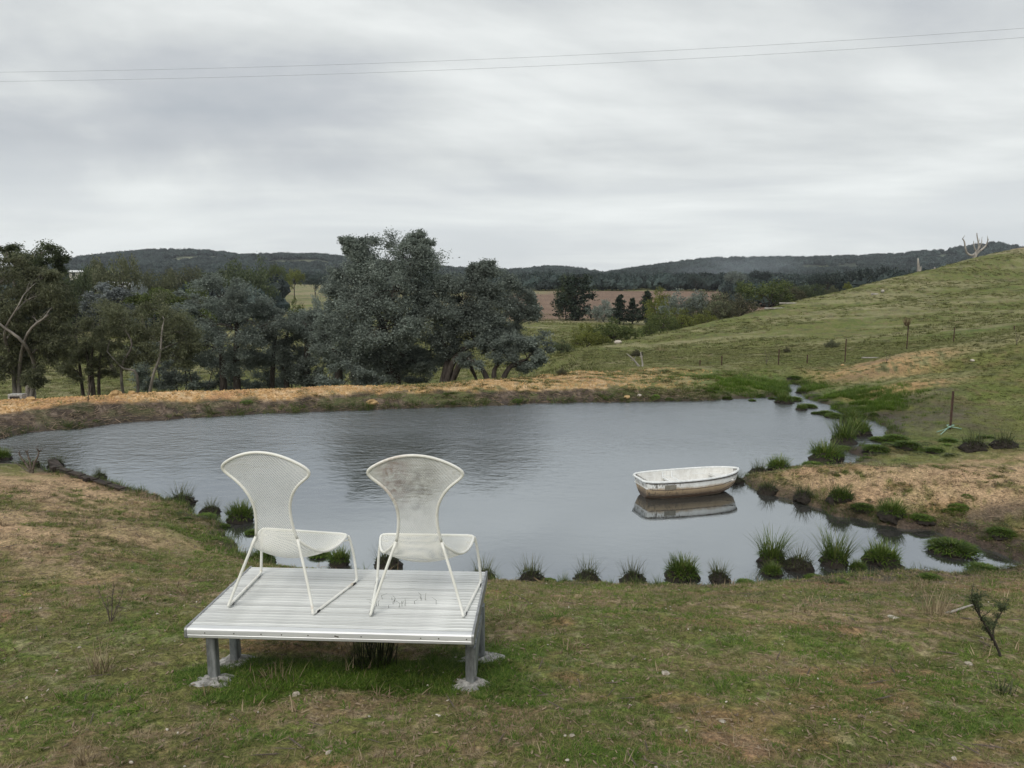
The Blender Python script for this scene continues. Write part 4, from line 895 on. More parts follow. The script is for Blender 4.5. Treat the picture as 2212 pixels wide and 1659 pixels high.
def limb(q, a, b, r0, r1, r, bend=.18, n=5, seg=7):
    a, b = np.asarray(a, float), np.asarray(b, float); L = np.linalg.norm(b-a)
    t = np.linspace(0, 1, n)[:, None]; P = a+(b-a)*t; o = r.normal(0, 1, (n, 3))*L*bend*np.sin(t*math.pi)*.5
    P = P+np.cumsum(o, 0)*.4*(1-t); P[:, 2] += L*bend*.5*np.sin(t[:, 0]*math.pi); P[-1] = b
    P = smoothpath(P, 2) if n > 3 else P
    q.tube(P, np.linspace(r0, r1, len(P)), seg, cap=False); return P
def tree_geo(seed, lobes, trunks, r0, dens, L, w_, droop=0, sub=7, clump=.30, gap=.38, twigs=5, tot=None):
    """lobes: (x,y,z,rx,ry,rz) foliage masses; trunks: list of polylines from the ground (all relative to the base)"""
    r = np.random.default_rng(seed); q = MB(); tp = []
    for P in trunks:
        P = smoothpath(P, 4); rad = np.linspace(r0, r0*.28, len(P)); rad[0] *= 1.35; q.tube(P, rad, 9, cap=False); tp += [(p, s) for p, s in zip(P, rad)]
    TPt = np.array([p for p, _ in tp]); TR = np.array([s for _, s in tp])
    C_ = []; SG = []; A = 0
    for (x, y, z, rx, ry, rz) in lobes:
        c = np.array([x, y, z]); R = np.array([rx, ry, rz]); rm = (rx*ry*rz)**(1/3.); A += rx*rz*math.pi
        # limb from the trunk to the mass
        k = np.argmin(np.linalg.norm((TPt-c)*[1, 1, .7], axis=1)+np.where(TPt[:, 2] > z, 2*rm, 0)+r.uniform(0, .3*rm, len(TPt)))
        P = limb(q, TPt[k], c, max(TR[k]*.5, .02), TR[k]*.2, r)
        for s in range(sub):
            u = r.normal(0, 1, 3); u /= np.linalg.norm(u); sc = c+u*R*r.uniform(.55, .95); sr = rm*r.uniform(.34, .58)
            j = r.integers(len(P)//3, len(P)); P2 = limb(q, P[j], sc, TR[k]*.2, TR[k]*.06, r, .25, 4, 5)
            for e in range(twigs):
                v = r.normal(0, 1, 3); v /= np.linalg.norm(v); limb(q, P2[r.integers(len(P2)//2, len(P2))], sc+v*sr*.9, TR[k]*.06, TR[k]*.02, r, .2, 3, 4)
            m_ = max(3, int(9*(1-gap)+3))
            v = r.normal(0, 1, (m_, 3)); v /= np.linalg.norm(v, axis=1)[:, None]; cc = sc+v*sr*r.uniform(.1, 1.0, (m_, 1))*[1, 1, .8]
            C_ += list(cc); SG += list(sr*clump*r.uniform(.6, 1.3, m_))
    C_ = np.array(C_); SG = np.array(SG); n = tot or int(A*dens*1.9)
    LV, LF = leaves(r, C_, SG, n, L, w_, droop)
    return q, LV, LF
def tree(name, base, Y, crown, label, leaf, bark, seed, group=None, trunks=None, r0=.12, dens=1300, L=.10, w_=.042, droop=0, cat='tree', kx=1.12, **kw):
    """crown: masses as seen (x, y, half width, half height, depth offset); base/crown placed at range Y"""
    bx, by = base; p = at_y(bx, by, Y); gz_ = h1(p[0], Y); p[2] = gz_-.05; o = thing(name, p, label, cat, group); s = math.hypot(Y, p[0]*0)/F_
    lb = []
    for (x, y, rx, ry, dy) in crown:
        c = at_y(x, y, Y+dy)-p; k = (Y+dy)/F_; lb.append((c[0], c[1], c[2], rx*k*kx, (rx+ry)/2*k*.9*kx, ry*k*kx))
    tr = []
    for T_ in (trunks or [[(bx, by, 0), (crown[0][0], crown[0][1], crown[0][4])]]):
        P = []
        for i, (x, y, dy) in enumerate(T_):
            c = at_y(x, y, Y+dy)-p
            if i == 0: c[2] = h1(c[0]+p[0], c[1]+p[1])-p[2]-.1
            P.append(c)
        if len(P) == 2: P.insert(1, (P[0]+P[1])/2+[(P[1]-P[0])[2]*.08*(-1)**seed, 0, 0])
        tr.append(P)
    q, LV, LF = tree_geo(seed, lb, tr, r0, dens, L, w_, droop, **kw)
    q.build('trunk', M[bark], o, True); mesh_np('crown', LV, LF, M[leaf], False, parent=o); return o
FG = 'gum trees behind the dam wall'
tree('gum_tree', (845, 832), 27, [(790, 560, 46, 40, 0), (760, 610, 50, 45, .6), (880, 555, 62, 36, 0), (850, 625, 72, 52, -.6), (920, 600, 32, 48, .3), (745, 690, 52, 42, 0), (830, 710, 70, 48, -.8), (905, 690, 50, 50, .5), (770, 760, 58, 36, -.3), (880, 770, 45, 34, .2), (700, 700, 28, 32, 0), (765, 525, 26, 20, 0), (905, 522, 34, 14, 0), (830, 590, 60, 44, .2), (800, 660, 60, 46, -.4), (850, 690, 70, 46, -.9), (940, 640, 34, 40, .2), (735, 640, 34, 40, .2), (730, 760, 40, 34, 0), (925, 770, 34, 34, .3), (820, 790, 46, 26, -.3)],
     'largest silver grey gum tree behind the dam, its top standing above the hills', 'silver', 'bark_dark', 3, FG, [[(845, 834, 0), (838, 760, 0), (822, 690, 0), (790, 640, 0), (775, 570, 0)], [(860, 834, .3), (852, 740, .3), (870, 660, .2), (885, 580, 0)], [(728, 834, .4), (735, 770, .4), (760, 700, .4)]], r0=.19, dens=1500, sub=12, kx=1.22)
tree('gum_tree', (948, 832), 26.6, [(1005, 640, 56, 46, 0), (1055, 612, 46, 32, .3), (975, 690, 42, 36, -.3), (1070, 680, 52, 46, .2), (1120, 650, 34, 42, .6), (1020, 725, 52, 32, -.2), (1100, 722, 42, 30, .3), (1140, 672, 26, 18, .6), (960, 745, 30, 28, 0), (1050, 585, 34, 14, .2), (1040, 660, 56, 40, 0), (990, 680, 44, 40, .2), (1060, 710, 50, 36, -.3), (975, 625, 30, 26, .4)],
     'leaning silver grey gum tree with split trunk, right of the largest one', 'silver', 'bark_dark', 4, FG, [[(945, 834, 0), (968, 775, 0), (985, 710, 0), (1005, 655, 0)], [(952, 834, 0), (985, 770, -.2), (1040, 735, -.3), (1085, 690, -.2)], [(958, 834, .2), (1000, 775, -.3), (1020, 800, -.5), (1030, 822, -.5)]], r0=.14, dens=1500, sub=11, kx=1.2)
tree('gum_tree', (1070, 815), 25.5, [(1020, 770, 34, 26, 0), (1095, 770, 38, 30, 0), (1145, 765, 40, 32, 0), (1165, 745, 28, 24, .2), (1120, 735, 34, 26, .1), (1060, 745, 34, 26, 0), (1150, 790, 24, 14, 0)],
     'low spreading blue grey gum tree at the right end of the clump', 'silver', 'bark_dark', 5, FG, [[(1070, 822, 0), (1068, 800, 0), (1090, 775, 0)], [(1075, 822, 0), (1100, 795, 0), (1140, 775, 0)], [(1065, 822, 0), (1040, 795, 0), (1010, 775, 0)]], r0=.13, dens=1500)
tree('gum_shrub', (740, 835), 23.5, [(715, 815, 34, 22, 0), (765, 808, 36, 24, 0), (805, 822, 26, 16, 0), (690, 828, 18, 12, 0)], 'low rounded blue grey gum regrowth at the foot of the largest gum', 'silver', 'bark_dark', 6, FG, r0=.04, dens=1700, cat='shrub')
tree('gum_tree', (512, 838), 29, [(470, 640, 50, 34, 0), (540, 655, 50, 40, 0), (425, 680, 38, 36, .4), (500, 710, 56, 44, -.5), (570, 725, 44, 40, 0), (440, 745, 40, 34, 0), (530, 770, 48, 34, 0)],
     'silver grey gum with straight dark trunk, left of the largest gum', 'silver', 'bark_dark', 7, FG, [[(512, 838, 0), (510, 770, 0), (512, 700, 0), (500, 650, 0)], [(482, 838, .3), (478, 760, .3), (455, 690, .2)]], r0=.17, dens=1350, sub=8)
tree('gum_tree', (620, 838), 30, [(590, 682, 40, 24, .3), (655, 698, 40, 30, 0), (615, 720, 50, 40, 0), (670, 745, 44, 40, 0), (600, 780, 46, 32, 0), (650, 800, 40, 24, 0), (690, 710, 28, 32, .3)],
     'dense silver grey gum between the dark trunked one and the largest gum', 'silver', 'bark_dark', 8, FG, [[(622, 838, 0), (615, 770, 0), (625, 700, 0)], [(585, 838, 0), (590, 780, 0), (600, 700, 0)], [(668, 838, 0), (662, 780, 0), (660, 700, 0)]], r0=.13, dens=1350)
tree('gum_tree', (310, 848), 25.5, [(270, 690, 48, 36, 0), (345, 680, 52, 36, 0), (395, 715, 34, 40, 0), (330, 735, 50, 32, -.4), (240, 730, 36, 34, .2), (290, 770, 40, 24, 0), (380, 770, 36, 24, 0), (415, 740, 18, 26, .3)],
     'olive green gum with pale forking limbs, in front of the silver trees', 'olive', 'bark_pale', 9, FG, [[(308, 850, 0), (330, 815, -.6), (345, 770, -.7), (350, 715, -.6), (355, 690, -.3)], [(270, 852, 0), (262, 800, -.5), (285, 745, -.6), (262, 700, -.3)], [(292, 852, .1), (296, 810, -.4), (265, 795, -.6), (232, 760, -.4)]], r0=.06, dens=1500, L=.10, w_=.030, droop=.8, gap=.35, sub=10, kx=1.25)
tree('gum_tree', (195, 852), 27, [(165, 800, 30, 20, 0), (225, 790, 28, 22, .3), (190, 765, 34, 24, .2), (170, 720, 40, 34, 0), (215, 690, 38, 30, 0), (150, 770, 30, 22, 0), (205, 745, 34, 26, 0), (130, 700, 24, 24, 0)],
     'olive gum on a group of dark slender trunks, left of the pale limbed one', 'olive', 'bark_dark', 10, FG, [[(206, 856, 0), (198, 790, 0), (205, 730, 0)], [(182, 856, 0), (172, 790, .1), (165, 740, 0)], [(212, 856, .1), (214, 800, .1), (225, 720, .1)], [(198, 856, -.1), (190, 780, 0), (180, 720, 0)]], r0=.075, dens=1300, L=.10, w_=.030, droop=.7, gap=.4, sub=9, kx=1.2)
tree('gum_tree', (45, 865), 23, [(15, 650, 52, 40, 0), (80, 640, 50, 40, 0), (35, 590, 48, 30, .3), (100, 690, 42, 34, 0), (10, 720, 46, 38, -.3), (60, 750, 44, 30, 0), (130, 660, 26, 26, .2), (20, 800, 40, 26, 0), (-40, 680, 50, 50, 0), (80, 815, 26, 16, -.3), (-50, 760, 50, 50, 0), (50, 690, 50, 40, -.3), (110, 740, 34, 34, -.2), (30, 770, 46, 34, .2), (95, 600, 30, 22, .2)],
     'big olive gum with pale sweeping branches at the left edge of the view', 'olive', 'bark_pale', 11, FG, [[(40, 868, 0), (42, 800, 0), (60, 720, -.8), (105, 680, -1.0)], [(30, 868, 0), (28, 790, 0), (10, 720, -.8), (40, 660, -1.0)], [(52, 868, 0), (75, 800, 0), (50, 740, -.9), (0, 700, -1.1), (-30, 660, -.9)]], r0=.075, dens=1300, L=.12, w_=.032, droop=.8, gap=.3, sub=11, kx=1.25)
tree('gum_tree', (80, 850), 33, [(90, 545, 44, 24, 0), (55, 575, 44, 26, 0), (15, 545, 28, 20, 0), (110, 585, 34, 22, 0), (70, 620, 50, 26, 0), (125, 560, 20, 12, 0)],
     'tall gum whose crown rises behind the big olive one at the left edge', 'dgreen', 'bark_pale', 12, FG, [[(70, 850, 0), (72, 700, 0), (85, 600, 0), (90, 550, 0)], [(60, 850, 0), (50, 700, 0), (25, 590, 0), (15, 550, 0)]], r0=.10, dens=900, L=.14, w_=.045, gap=.5, sub=9, droop=.4)
tree('gum_tree', (245, 720), 46, [(215, 640, 26, 24, 0), (255, 650, 32, 24, 0), (235, 675, 40, 22, 0), (200, 665, 16, 20, 0)], 'pale almost white leaved gum beyond the olive ones', 'pale', 'bark_dark', 13, FG, r0=.14, dens=700, L=.16, w_=.07)
tree('gum_tree', (310, 690), 52, [(300, 668, 26, 18, 0), (335, 640, 40, 18, 0), (350, 665, 44, 22, 0), (395, 660, 34, 22, 0), (290, 650, 20, 14, 0)], 'mid green gum just above the pale limbed gum', 'green', 'bark_pale', 14, FG, r0=.15, dens=560, L=.18, w_=.07)
tree('gum_tree', (660, 850), 33, [(700, 685, 26, 24, 0), (660, 690, 26, 20, 0), (540, 660, 26, 16, 0), (410, 650, 36, 20, 0)], 'silver grey gum tops behind the clump, left of the largest gum', 'silver', 'bark_dark', 15, FG, r0=.12, dens=900, L=.12, w_=.05)
for n_, (x, y, Yr, w1) in enumerate([(330, 780, 31, 60), (480, 800, 32, 70), (600, 800, 33, 70), (700, 790, 30, 50), (390, 790, 30, 50), (800, 790, 30, 50), (900, 800, 30, 40)]):
    tree('gum_sapling', (x, y+40), Yr, [(x-w1*.5, y, w1*.5, 34, 0), (x+w1*.5, y-10, w1*.5, 36, 0), (x, y-30, w1*.5, 28, 0), (x-w1*.4, y+38, w1*.5, 24, 0), (x+w1*.4, y+36, w1*.5, 24, 0)],
         ('shaded sapling thicket deep behind the pale limbed gum', 'shaded sapling thicket behind the straight dark trunk', 'shaded sapling thicket behind the dense silver gum', 'shaded sapling thicket just left of the largest gum', 'shaded sapling thicket left of the straight dark trunk', 'shaded sapling thicket under the largest gum', 'shaded sapling thicket between the largest and the leaning gum')[n_], 'silver', 'bark_dark', 30+n_, 'saplings deep in the clump',
         [[(x-w1*.4, y+50, 0), (x-w1*.3, y, 0)], [(x, y+50, .3), (x+4, y-20, .2)], [(x+w1*.4, y+50, 0), (x+w1*.3, y, 0)]], r0=.05, dens=900, L=.11, w_=.045)

# middle distance: a few kinds, each copied
def proto_tree(seed, kind, n, L, w_):
    r = np.random.default_rng(seed); lb = []
    if kind == 'gum':
        for k in range(9): a = k*2.4+seed; q_ = r.uniform(.25, .62); lb.append((math.cos(a)*q_, math.sin(a)*q_, .50+.38*r.random(), .30, .30, .19))
        tr = [[(0, 0, -.05), (.02, 0, .25), (.1, .05, .55)], [(0, 0, 0), (-.08, 0, .3), (-.2, 0, .6)]]
    elif kind == 'round':
        for k in range(12): a = k*2.4+seed; q_ = .52*math.sqrt(k/12.); lb.append((math.cos(a)*q_, math.sin(a)*q_, .36+.42*r.random(), .30, .30, .24))
        tr = [[(0, 0, -.05), (0, 0, .2), (.02, .02, .45)]]
    elif kind == 'bushy':
        for k in range(12): a = k*2.4+seed; q_ = .6*math.sqrt((k+.5)/12.); lb.append((math.cos(a)*q_, math.sin(a)*q_, .22+.40*r.random()*(1.2-q_), .28, .28, .22))
        tr = [[(0, 0, -.05), (.03, 0, .1), (.1, 0, .3)], [(0, 0, -.05), (-.05, .03, .1), (-.2, 0, .3)]]
    elif kind == 'column':
        for k in range(14): z = .12+.8*k/13.; a = k*2.4+seed; q_ = .22*(1-abs(z-.5)); lb.append((math.cos(a)*q_, math.sin(a)*q_, z, .27*(1.08-z*.55), .27*(1.08-z*.55), .16))
        tr = [[(0, 0, -.05), (0, 0, .4), (0, 0, .9)]]
    else:                       # pine: tiers of ragged branches
        for k in range(15):
            z = .16+.78*k/14.; a = k*2.4+seed; q_ = .20*(1.05-z); lb.append((math.cos(a)*q_, math.sin(a)*q_, z, .30*(1.12-z), .30*(1.12-z), .055))
        tr = [[(0, 0, -.05), (0, 0, .5), (0, 0, .97)]]
    q, LV, LF = tree_geo(seed, lb, tr, .028, 1, L, w_, 0, sub=7 if kind != 'pine' else 9, tot=n, twigs=1, clump=.42, gap=.3)
    return q.build('trunk', M['bark_dark'], None, True, link=False).data, LV, LF
PT = {}
for kd, sd in (('gum', 1), ('gum', 2), ('round', 3), ('bushy', 4), ('bushy', 5), ('column', 6), ('pine', 7), ('pine', 8)):
    tm, LV, LF = proto_tree(sd, kd, 5200, .052, .030)
    PT.setdefault(kd, []).append((tm, LV, LF, {'w': float(np.percentile(np.abs(LV[:, :2]), 96)*2), 'h': float(np.percentile(LV[:, 2], 99))}))
def midtree(kind, v, leaf, x, ytop, ybase, Y, wpx, label, group=None, name='tree', cat='tree', bark=None):
    """a tree seen at x, from ytop down to ybase, wpx wide, standing on the terrain at range Y"""
    p = at_y(x, ybase, Y)
    if Y < 45: p = ground_at(x, ybase); Y = p[1]
    p[2] = h1(p[0], Y)-.05; top = at_y(x, ytop, Y)[2]; H = max(top-p[2], .25); Wd = wpx/F_*Y
    tm, LV, LF, cache = PT[kind][v % len(PT[kind])]
    if leaf not in cache:
        cache[leaf] = mesh_np('crown', LV, LF, M[leaf], False, link=False).data
    o = thing(name, p, label, cat, group, RG.uniform(0, 6.28)); 
    sx = Wd/cache['w']; o.scale = (sx, sx, H/cache['h'])
    for nm, me in (('trunk', tm), ('crown', cache[leaf])):
        c = D.objects.new(nm, me); C.objects.link(c); c.parent = o
    return o
VG = 'trees scattered in the valley'; PG = 'pines by the ploughed field'; HG = 'trees on the far plain'
for a in [
 ('gum', 0, 'olive', 262, 560, 660, 85, 95, 'tall dark gum rising above the pale leaved one', VG), ('gum', 1, 'dgreen', 200, 572, 660, 88, 90, 'wide dark gum at the left, below the left end of the hill', VG), ('gum', 0, 'olive', 330, 590, 650, 90, 90, 'brownish gum right of the tall dark one', VG), ('gum', 1, 'dgreen', 160, 590, 660, 70, 70, 'dark gum just right of the crown at the left edge', VG),
 ('round', 0, 'dgreen', 546, 562, 630, 110, 90, 'round dark green tree standing alone at the left edge of the far paddock', VG), ('gum', 1, 'green', 598, 573, 618, 170, 44, 'green gum right of the round dark tree', VG), ('gum', 0, 'yellow', 635, 583, 618, 190, 36, 'yellowish gum behind the far paddock', VG), ('gum', 0, 'olive', 405, 580, 625, 140, 80, 'olive gum below the middle of the left hill', VG), ('gum', 1, 'dgreen', 455, 585, 630, 150, 80, 'dark gum left of the round dark tree', VG), ('gum', 0, 'dgreen', 500, 595, 632, 130, 50, 'small gum touching the round dark tree', VG),
 ('gum', 1, 'farleaf', 680, 590, 618, 210, 46, 'gum at the right end of the row behind the far paddock', VG),
 ('bushy', 0, 'green', 640, 648, 672, 80, 40, 'low green bushes at the near side of the far paddock', VG), ('bushy', 1, 'silver', 680, 645, 690, 60, 60, 'grey bushy gum left of the largest gum', VG), ('gum', 0, 'pale', 300, 620, 680, 60, 50, 'whitish gum beside the farm shed', VG), ('bushy', 1, 'green', 420, 618, 680, 62, 90, 'green bushy tree behind the silver clump', VG),
 ('column', 0, 'pine', 1243, 596, 693, 112, 78, 'massive dark tree standing alone in front of the ploughed field', VG), ('bushy', 0, 'dgreen', 1222, 600, 640, 113, 44, 'leafy shoulder tree on the left of the massive dark one', VG), ('bushy', 1, 'silver', 1303, 650, 692, 108, 60, 'grey green bush right of the massive dark tree', VG),
 ('pine', 0, 'pine', 1338, 638, 702, 100, 38, 'ragged pine, leftmost of three by the ploughed field', PG), ('pine', 1, 'pine', 1366, 645, 702, 101, 34, 'ragged pine in the middle of three by the ploughed field', PG), ('pine', 0, 'pine', 1397, 630, 702, 99, 40, 'dark pine touching the yellow green wattle', PG), ('pine', 1, 'dgreen', 1150, 640, 692, 112, 44, 'dark pine at the right edge of the gum clump', VG),
 ('bushy', 0, 'yellow', 1428, 626, 690, 92, 66, 'yellow green wattle behind the pines', VG), ('round', 0, 'silver', 1480, 630, 700, 84, 90, 'grey green rounded tree in the middle of the valley row', VG), ('bushy', 1, 'olive', 1540, 634, 700, 82, 100, 'large olive grey rounded tree in the valley row', VG), ('bushy', 0, 'brownish', 1592, 638, 690, 80, 80, 'brownish rounded tree at the right of the valley row', VG), ('bushy', 1, 'brownish', 1560, 636, 690, 88, 90, 'dull brown grey tree behind the olive grey one', VG),
 ('gum', 0, 'green', 1655, 608, 668, 92, 110, 'broad flat topped green gum beyond the hill slope', VG), ('gum', 1, 'dgreen', 1735, 612, 650, 100, 80, 'dark gum right of the flat topped one', VG), ('gum', 0, 'brownish', 1710, 622, 652, 96, 60, 'dull gum between the flat topped gum and the slope', VG),
 ('bushy', 1, 'yellow', 1470, 668, 716, 70, 70, 'yellow green bush, upper of those on the slope edge', VG), ('bushy', 0, 'green', 1430, 670, 725, 64, 66, 'green bush on the slope edge left of the upper yellow one', VG), ('bushy', 0, 'yellow', 1520, 672, 706, 76, 56, 'yellow green bush on the slope edge below the olive grey tree', VG), ('bushy', 1, 'green', 1400, 695, 728, 58, 40, 'small green bush low on the slope edge', VG),
 ('bushy', 0, 'green', 1318, 690, 745, 52, 90, 'deep green spreading bush in front of the pines', VG), ('bushy', 1, 'yellow', 1265, 702, 755, 48, 70, 'pale limbed yellow green bush below the massive dark tree', VG), ('bushy', 0, 'dgreen', 1212, 735, 765, 43, 42, 'round dark green bush lowest in the valley beside the gum clump', VG), ('bushy', 1, 'yellow', 1300, 725, 750, 48, 40, 'small yellow green bush near the slope edge', VG), ('bushy', 0, 'green', 1360, 702, 738, 52, 50, 'green bush right of the deep green spreading one', VG),
 ('gum', 0, 'silver', 1589, 586, 622, 200, 44, 'silvery gum standing clear on the far plain', HG), ('gum', 1, 'farleaf', 1503, 592, 626, 240, 46, 'dark gum left of the silvery one on the far plain', HG), ('gum', 0, 'farleaf', 1640, 585, 612, 240, 40, 'dark gum right of the silvery one on the far plain', HG),
 ('round', 0, 'farleaf', 1178, 586, 627, 270, 52, 'rounded dark tree behind the left end of the ploughed field', HG), ('round', 0, 'farleaf', 1118, 598, 627, 280, 40, 'dark tree left of the rounded one behind the ploughed field', HG), ('gum', 1, 'farleaf', 1850, 583, 600, 150, 60, 'dark gum on the slope skyline, upper of two', HG), ('gum', 0, 'farleaf', 1900, 578, 596, 160, 50, 'dark gum nearest the dead stump on the skyline', HG), ('gum', 0, 'farleaf', 1790, 590, 622, 140, 70, 'dark gum with pale trunk on the slope skyline, lower of two', HG),
 ('bushy', 0, 'yellow', 1830, 610, 626, 82, 16, 'tiny yellow bush on the slope skyline', VG), ('bushy', 1, 'olive', 1800, 618, 634, 84, 30, 'low bush on the slope skyline left of the tiny yellow one', VG),
 ('bushy', 0, 'brownish', 1213, 796, 810, 27, 24, 'small bush just beyond the dam crest right of the clump', VG), ('bushy', 1, 'brownish', 1375, 756, 770, 37, 26, 'small dark bush behind the bleached fallen branch', VG), ('bushy', 1, 'olive', 1795, 735, 752, 27, 30, 'small olive bush by the fence line', VG), ('bushy', 0, 'brownish', 1700, 750, 762, 30, 14, 'dark grass clump at the fence line', VG)]:
    midtree(*a[:8], a[8], a[9], name='bush' if a[0] == 'bushy' else 'pine_tree' if a[0] == 'pine' else 'tree', cat='bush' if a[0] == 'bushy' else 'tree')
# woods on the plain and on the hills: one mass
fp = []
for k in range(4):
    tm, LV, LF = proto_tree(40+k, 'round', 500, .11, .10)
    r = np.random.default_rng(k); q = MB(); q.add(LV, LF)
    for e in range(9):
        an = e*2.4+k; d_ = .62*math.sqrt(e/9.); cz = .50+.20*r.random()-.18*d_; V = []; na, nb = 8, 5; R_ = r.uniform(.28, .42)
        for b in range(nb+1):
            ph = -.5*math.pi+math.pi*b/nb
            for a in range(na):
                th = a/na*2*math.pi+b*.4; kk = R_*(1+.22*r.normal()); V.append([math.cos(an)*d_+math.cos(th)*math.cos(ph)*kk, math.sin(an)*d_+math.sin(th)*math.cos(ph)*kk, cz+math.sin(ph)*kk*.72])
        q.add(V, [[b*na+a, b*na+(a+1) % na, (b+1)*na+(a+1) % na, (b+1)*na+a] for b in range(nb) for a in range(na)])
    o = q.build('forest_tree', M['farleaf'], None, False, link=False); fp.append(o)
forest = protos('forest_trees', fp)
def clearmask(X, Y):
    k = np.zeros(len(X), bool)
    for (x, y, R, sx, sy, cc) in CLEAR:
        q = at_y(x, y, R); k |= np.hypot((X-q[0])/sx, (Y-R)/sy)+.5*(fbm(X/30, Y/30, 3, 5)-.5) < .95
    return k
X, Y = wedge(13500, 430, 1120, -.80, .80, 2.0); k = ~clearmask(X, Y); X, Y = X[k], Y[k]; z = hgt(X, Y); dn = fbm(X/45, Y/45, 3, 9); k = RG.random(len(X)) < ss(.2, .42, dn)
X, Y, z = X[k], Y[k], z[k]; n = len(X); s = RG.uniform(.7, 1.2, n)
scatter('hill_forest', np.c_[X, Y, z-.5], np.c_[0*X, 0*X, RG.uniform(0, 6.28, n)], np.c_[s*5.2, s*5.2, s*7.5], forest, 21)
X, Y = wedge(1900, 255, 440, -.80, .62, 1.8); k = ~clearmask(X, Y) & ~((X/Y > -.36) & (X/Y < -.20) & (Y < 405)); k &= (X/Y > -.1) | (Y > 300) | (RG.random(len(X)) < .5); X, Y = X[k], Y[k]; z = hgt(X, Y); n = len(X); s = RG.uniform(.6, 1.1, n)
scatter('plain_woods', np.c_[X, Y, z-.3], np.c_[0*X, 0*X, RG.uniform(0, 6.28, n)], np.c_[s*4.6, s*4.6, s*6.8], forest, 22)
X, Y = wedge(330, 100, 250, -.80, -.33, 1.8); z = hgt(X, Y); n = len(X); s = RG.uniform(.6, 1.1, n)
scatter('left_woods', np.c_[X, Y, z-.3], np.c_[0*X, 0*X, RG.uniform(0, 6.28, n)], np.c_[s*4.0, s*4.0, s*6.2], forest, 23)
X, Y = wedge(260, 150, 300, .30, .62, 1.8); z = hgt(X, Y); n = len(X); s = RG.uniform(.6, 1.1, n)
scatter('right_woods', np.c_[X, Y, z-.3], np.c_[0*X, 0*X, RG.uniform(0, 6.28, n)], np.c_[s*3.6, s*3.6, s*5.4], forest, 24)

# ------------------------------------------------------------------ dead wood
def dead(name, x, y, Y, paths, r0, label, cat='dead tree', mat='bark_dead', group=None, tw=0):
    p = at_y(x, y, Y) if Y else ground_at(x, y); Yv = p[1]; p[2] = h1(p[0], Yv)-.02; o = thing(name, p, label, cat, group); r = np.random.default_rng(int(x)); q = MB()
    base_y = None
    for P, k in paths:
        pts = []
        for (px, py, *dd) in P:
            pts.append(at_y(px, py, Yv+(dd[0] if dd else 0))-p)
        pts = smoothpath(pts, 3); q.tube(pts, np.linspace(r0*k, r0*k*.3, len(pts)), 6)
        for e in range(tw):
            a = pts[r.integers(len(pts)//2, len(pts))]; L = np.linalg.norm(pts[-1]-pts[0])*.22; b = a+np.array([r.normal(0, .5), r.normal(0, .4), abs(r.normal(.8, .3))])*L; q.tube([a, (a+b)/2+r.normal(0, .05, 3)*L, b], [r0*k*.3, r0*k*.22, r0*k*.1], 4)
    q.build('stem', M[mat], o, True); return o
dead('dead_tree', 2103, 556, 108, [([(2103, 562), (2106, 548), (2100, 552), (2088, 545), (2083, 522), (2079, 516)], 1), ([(2104, 562), (2110, 548), (2122, 538), (2130, 530), (2135, 516)], 1), ([(2104, 558), (2108, 545), (2114, 536), (2113, 522), (2111, 512), (2110, 503)], .8), ([(2109, 545), (2104, 532), (2103, 520)], .5), ([(2116, 536), (2120, 524), (2121, 514)], .4)], .22, 'bleached dead tree with upswept bare limbs on the hill skyline', tw=2)
dead('dead_tree', 1984, 592, 94, [([(1985, 592), (1984, 575), (1983, 558)], 1.6), ([(1987, 592), (1989, 580), (1990, 575)], .8), ([(1993, 590), (1997, 586)], 1.2)], .16, 'tall splintered dead stump on the slope skyline')
dead('dead_tree', 2019, 583, 98, [([(2019, 583), (2019, 577)], 1.2)], .15, 'short dead stub on the slope skyline, between the stump and the dead tree')
dead('dead_branch', 1387, 798, 25.5, [([(1387, 800), (1376, 786), (1366, 774), (1356, 766)], 1), ([(1386, 800), (1388, 786), (1385, 770), (1384, 760)], .9), ([(1370, 778), (1362, 778)], .5)], .05, 'pale forked dead branch standing behind the dam crest', tw=2)
for (x, y, L_, th, r_, lb) in [(1650, 662, 4.2, .15, .16, 'long grey fallen log high on the slope edge'), (1702, 657, 1.6, -.25, .10, 'short bleached log end beside the long fallen one'), (1673, 668, 1.9, .1, .10, 'small pale log below the long fallen one'), (1907, 632, 1.6, 1.1, .16, 'upright pale log chunk on the upper slope'), (1890, 638, .7, .2, .14, 'pale stone like stub beside the upright log chunk'), (2160, 538, 3.0, .3, .14, 'pale log on the skyline right of the dead tree'), (1890, 775, .9, -.1, .03, 'thin dark stick on the orange bank'), (2066, 1321, .40, .42, .012, 'bleached curved stick lying on the lawn left of the leaning shrub')]:
    p = ground_at(x, y); p[2] = h1(p[0], p[1])+r_*.6; o = thing('fallen_log', p, lb, 'log' if r_ > .05 else 'stick', rz=th); q = MB(); rr_ = np.random.default_rng(int(x))
    P = smoothpath([(-L_/2, 0, 0), (-L_/6, rr_.normal(0, .04)*L_, 0), (L_/6, rr_.normal(0, .04)*L_, .01), (L_/2, 0, .02*L_)], 3); q.tube(P, np.linspace(r_, r_*.55, len(P)), 7); q.build('log', M['bark_dead'], o, True)

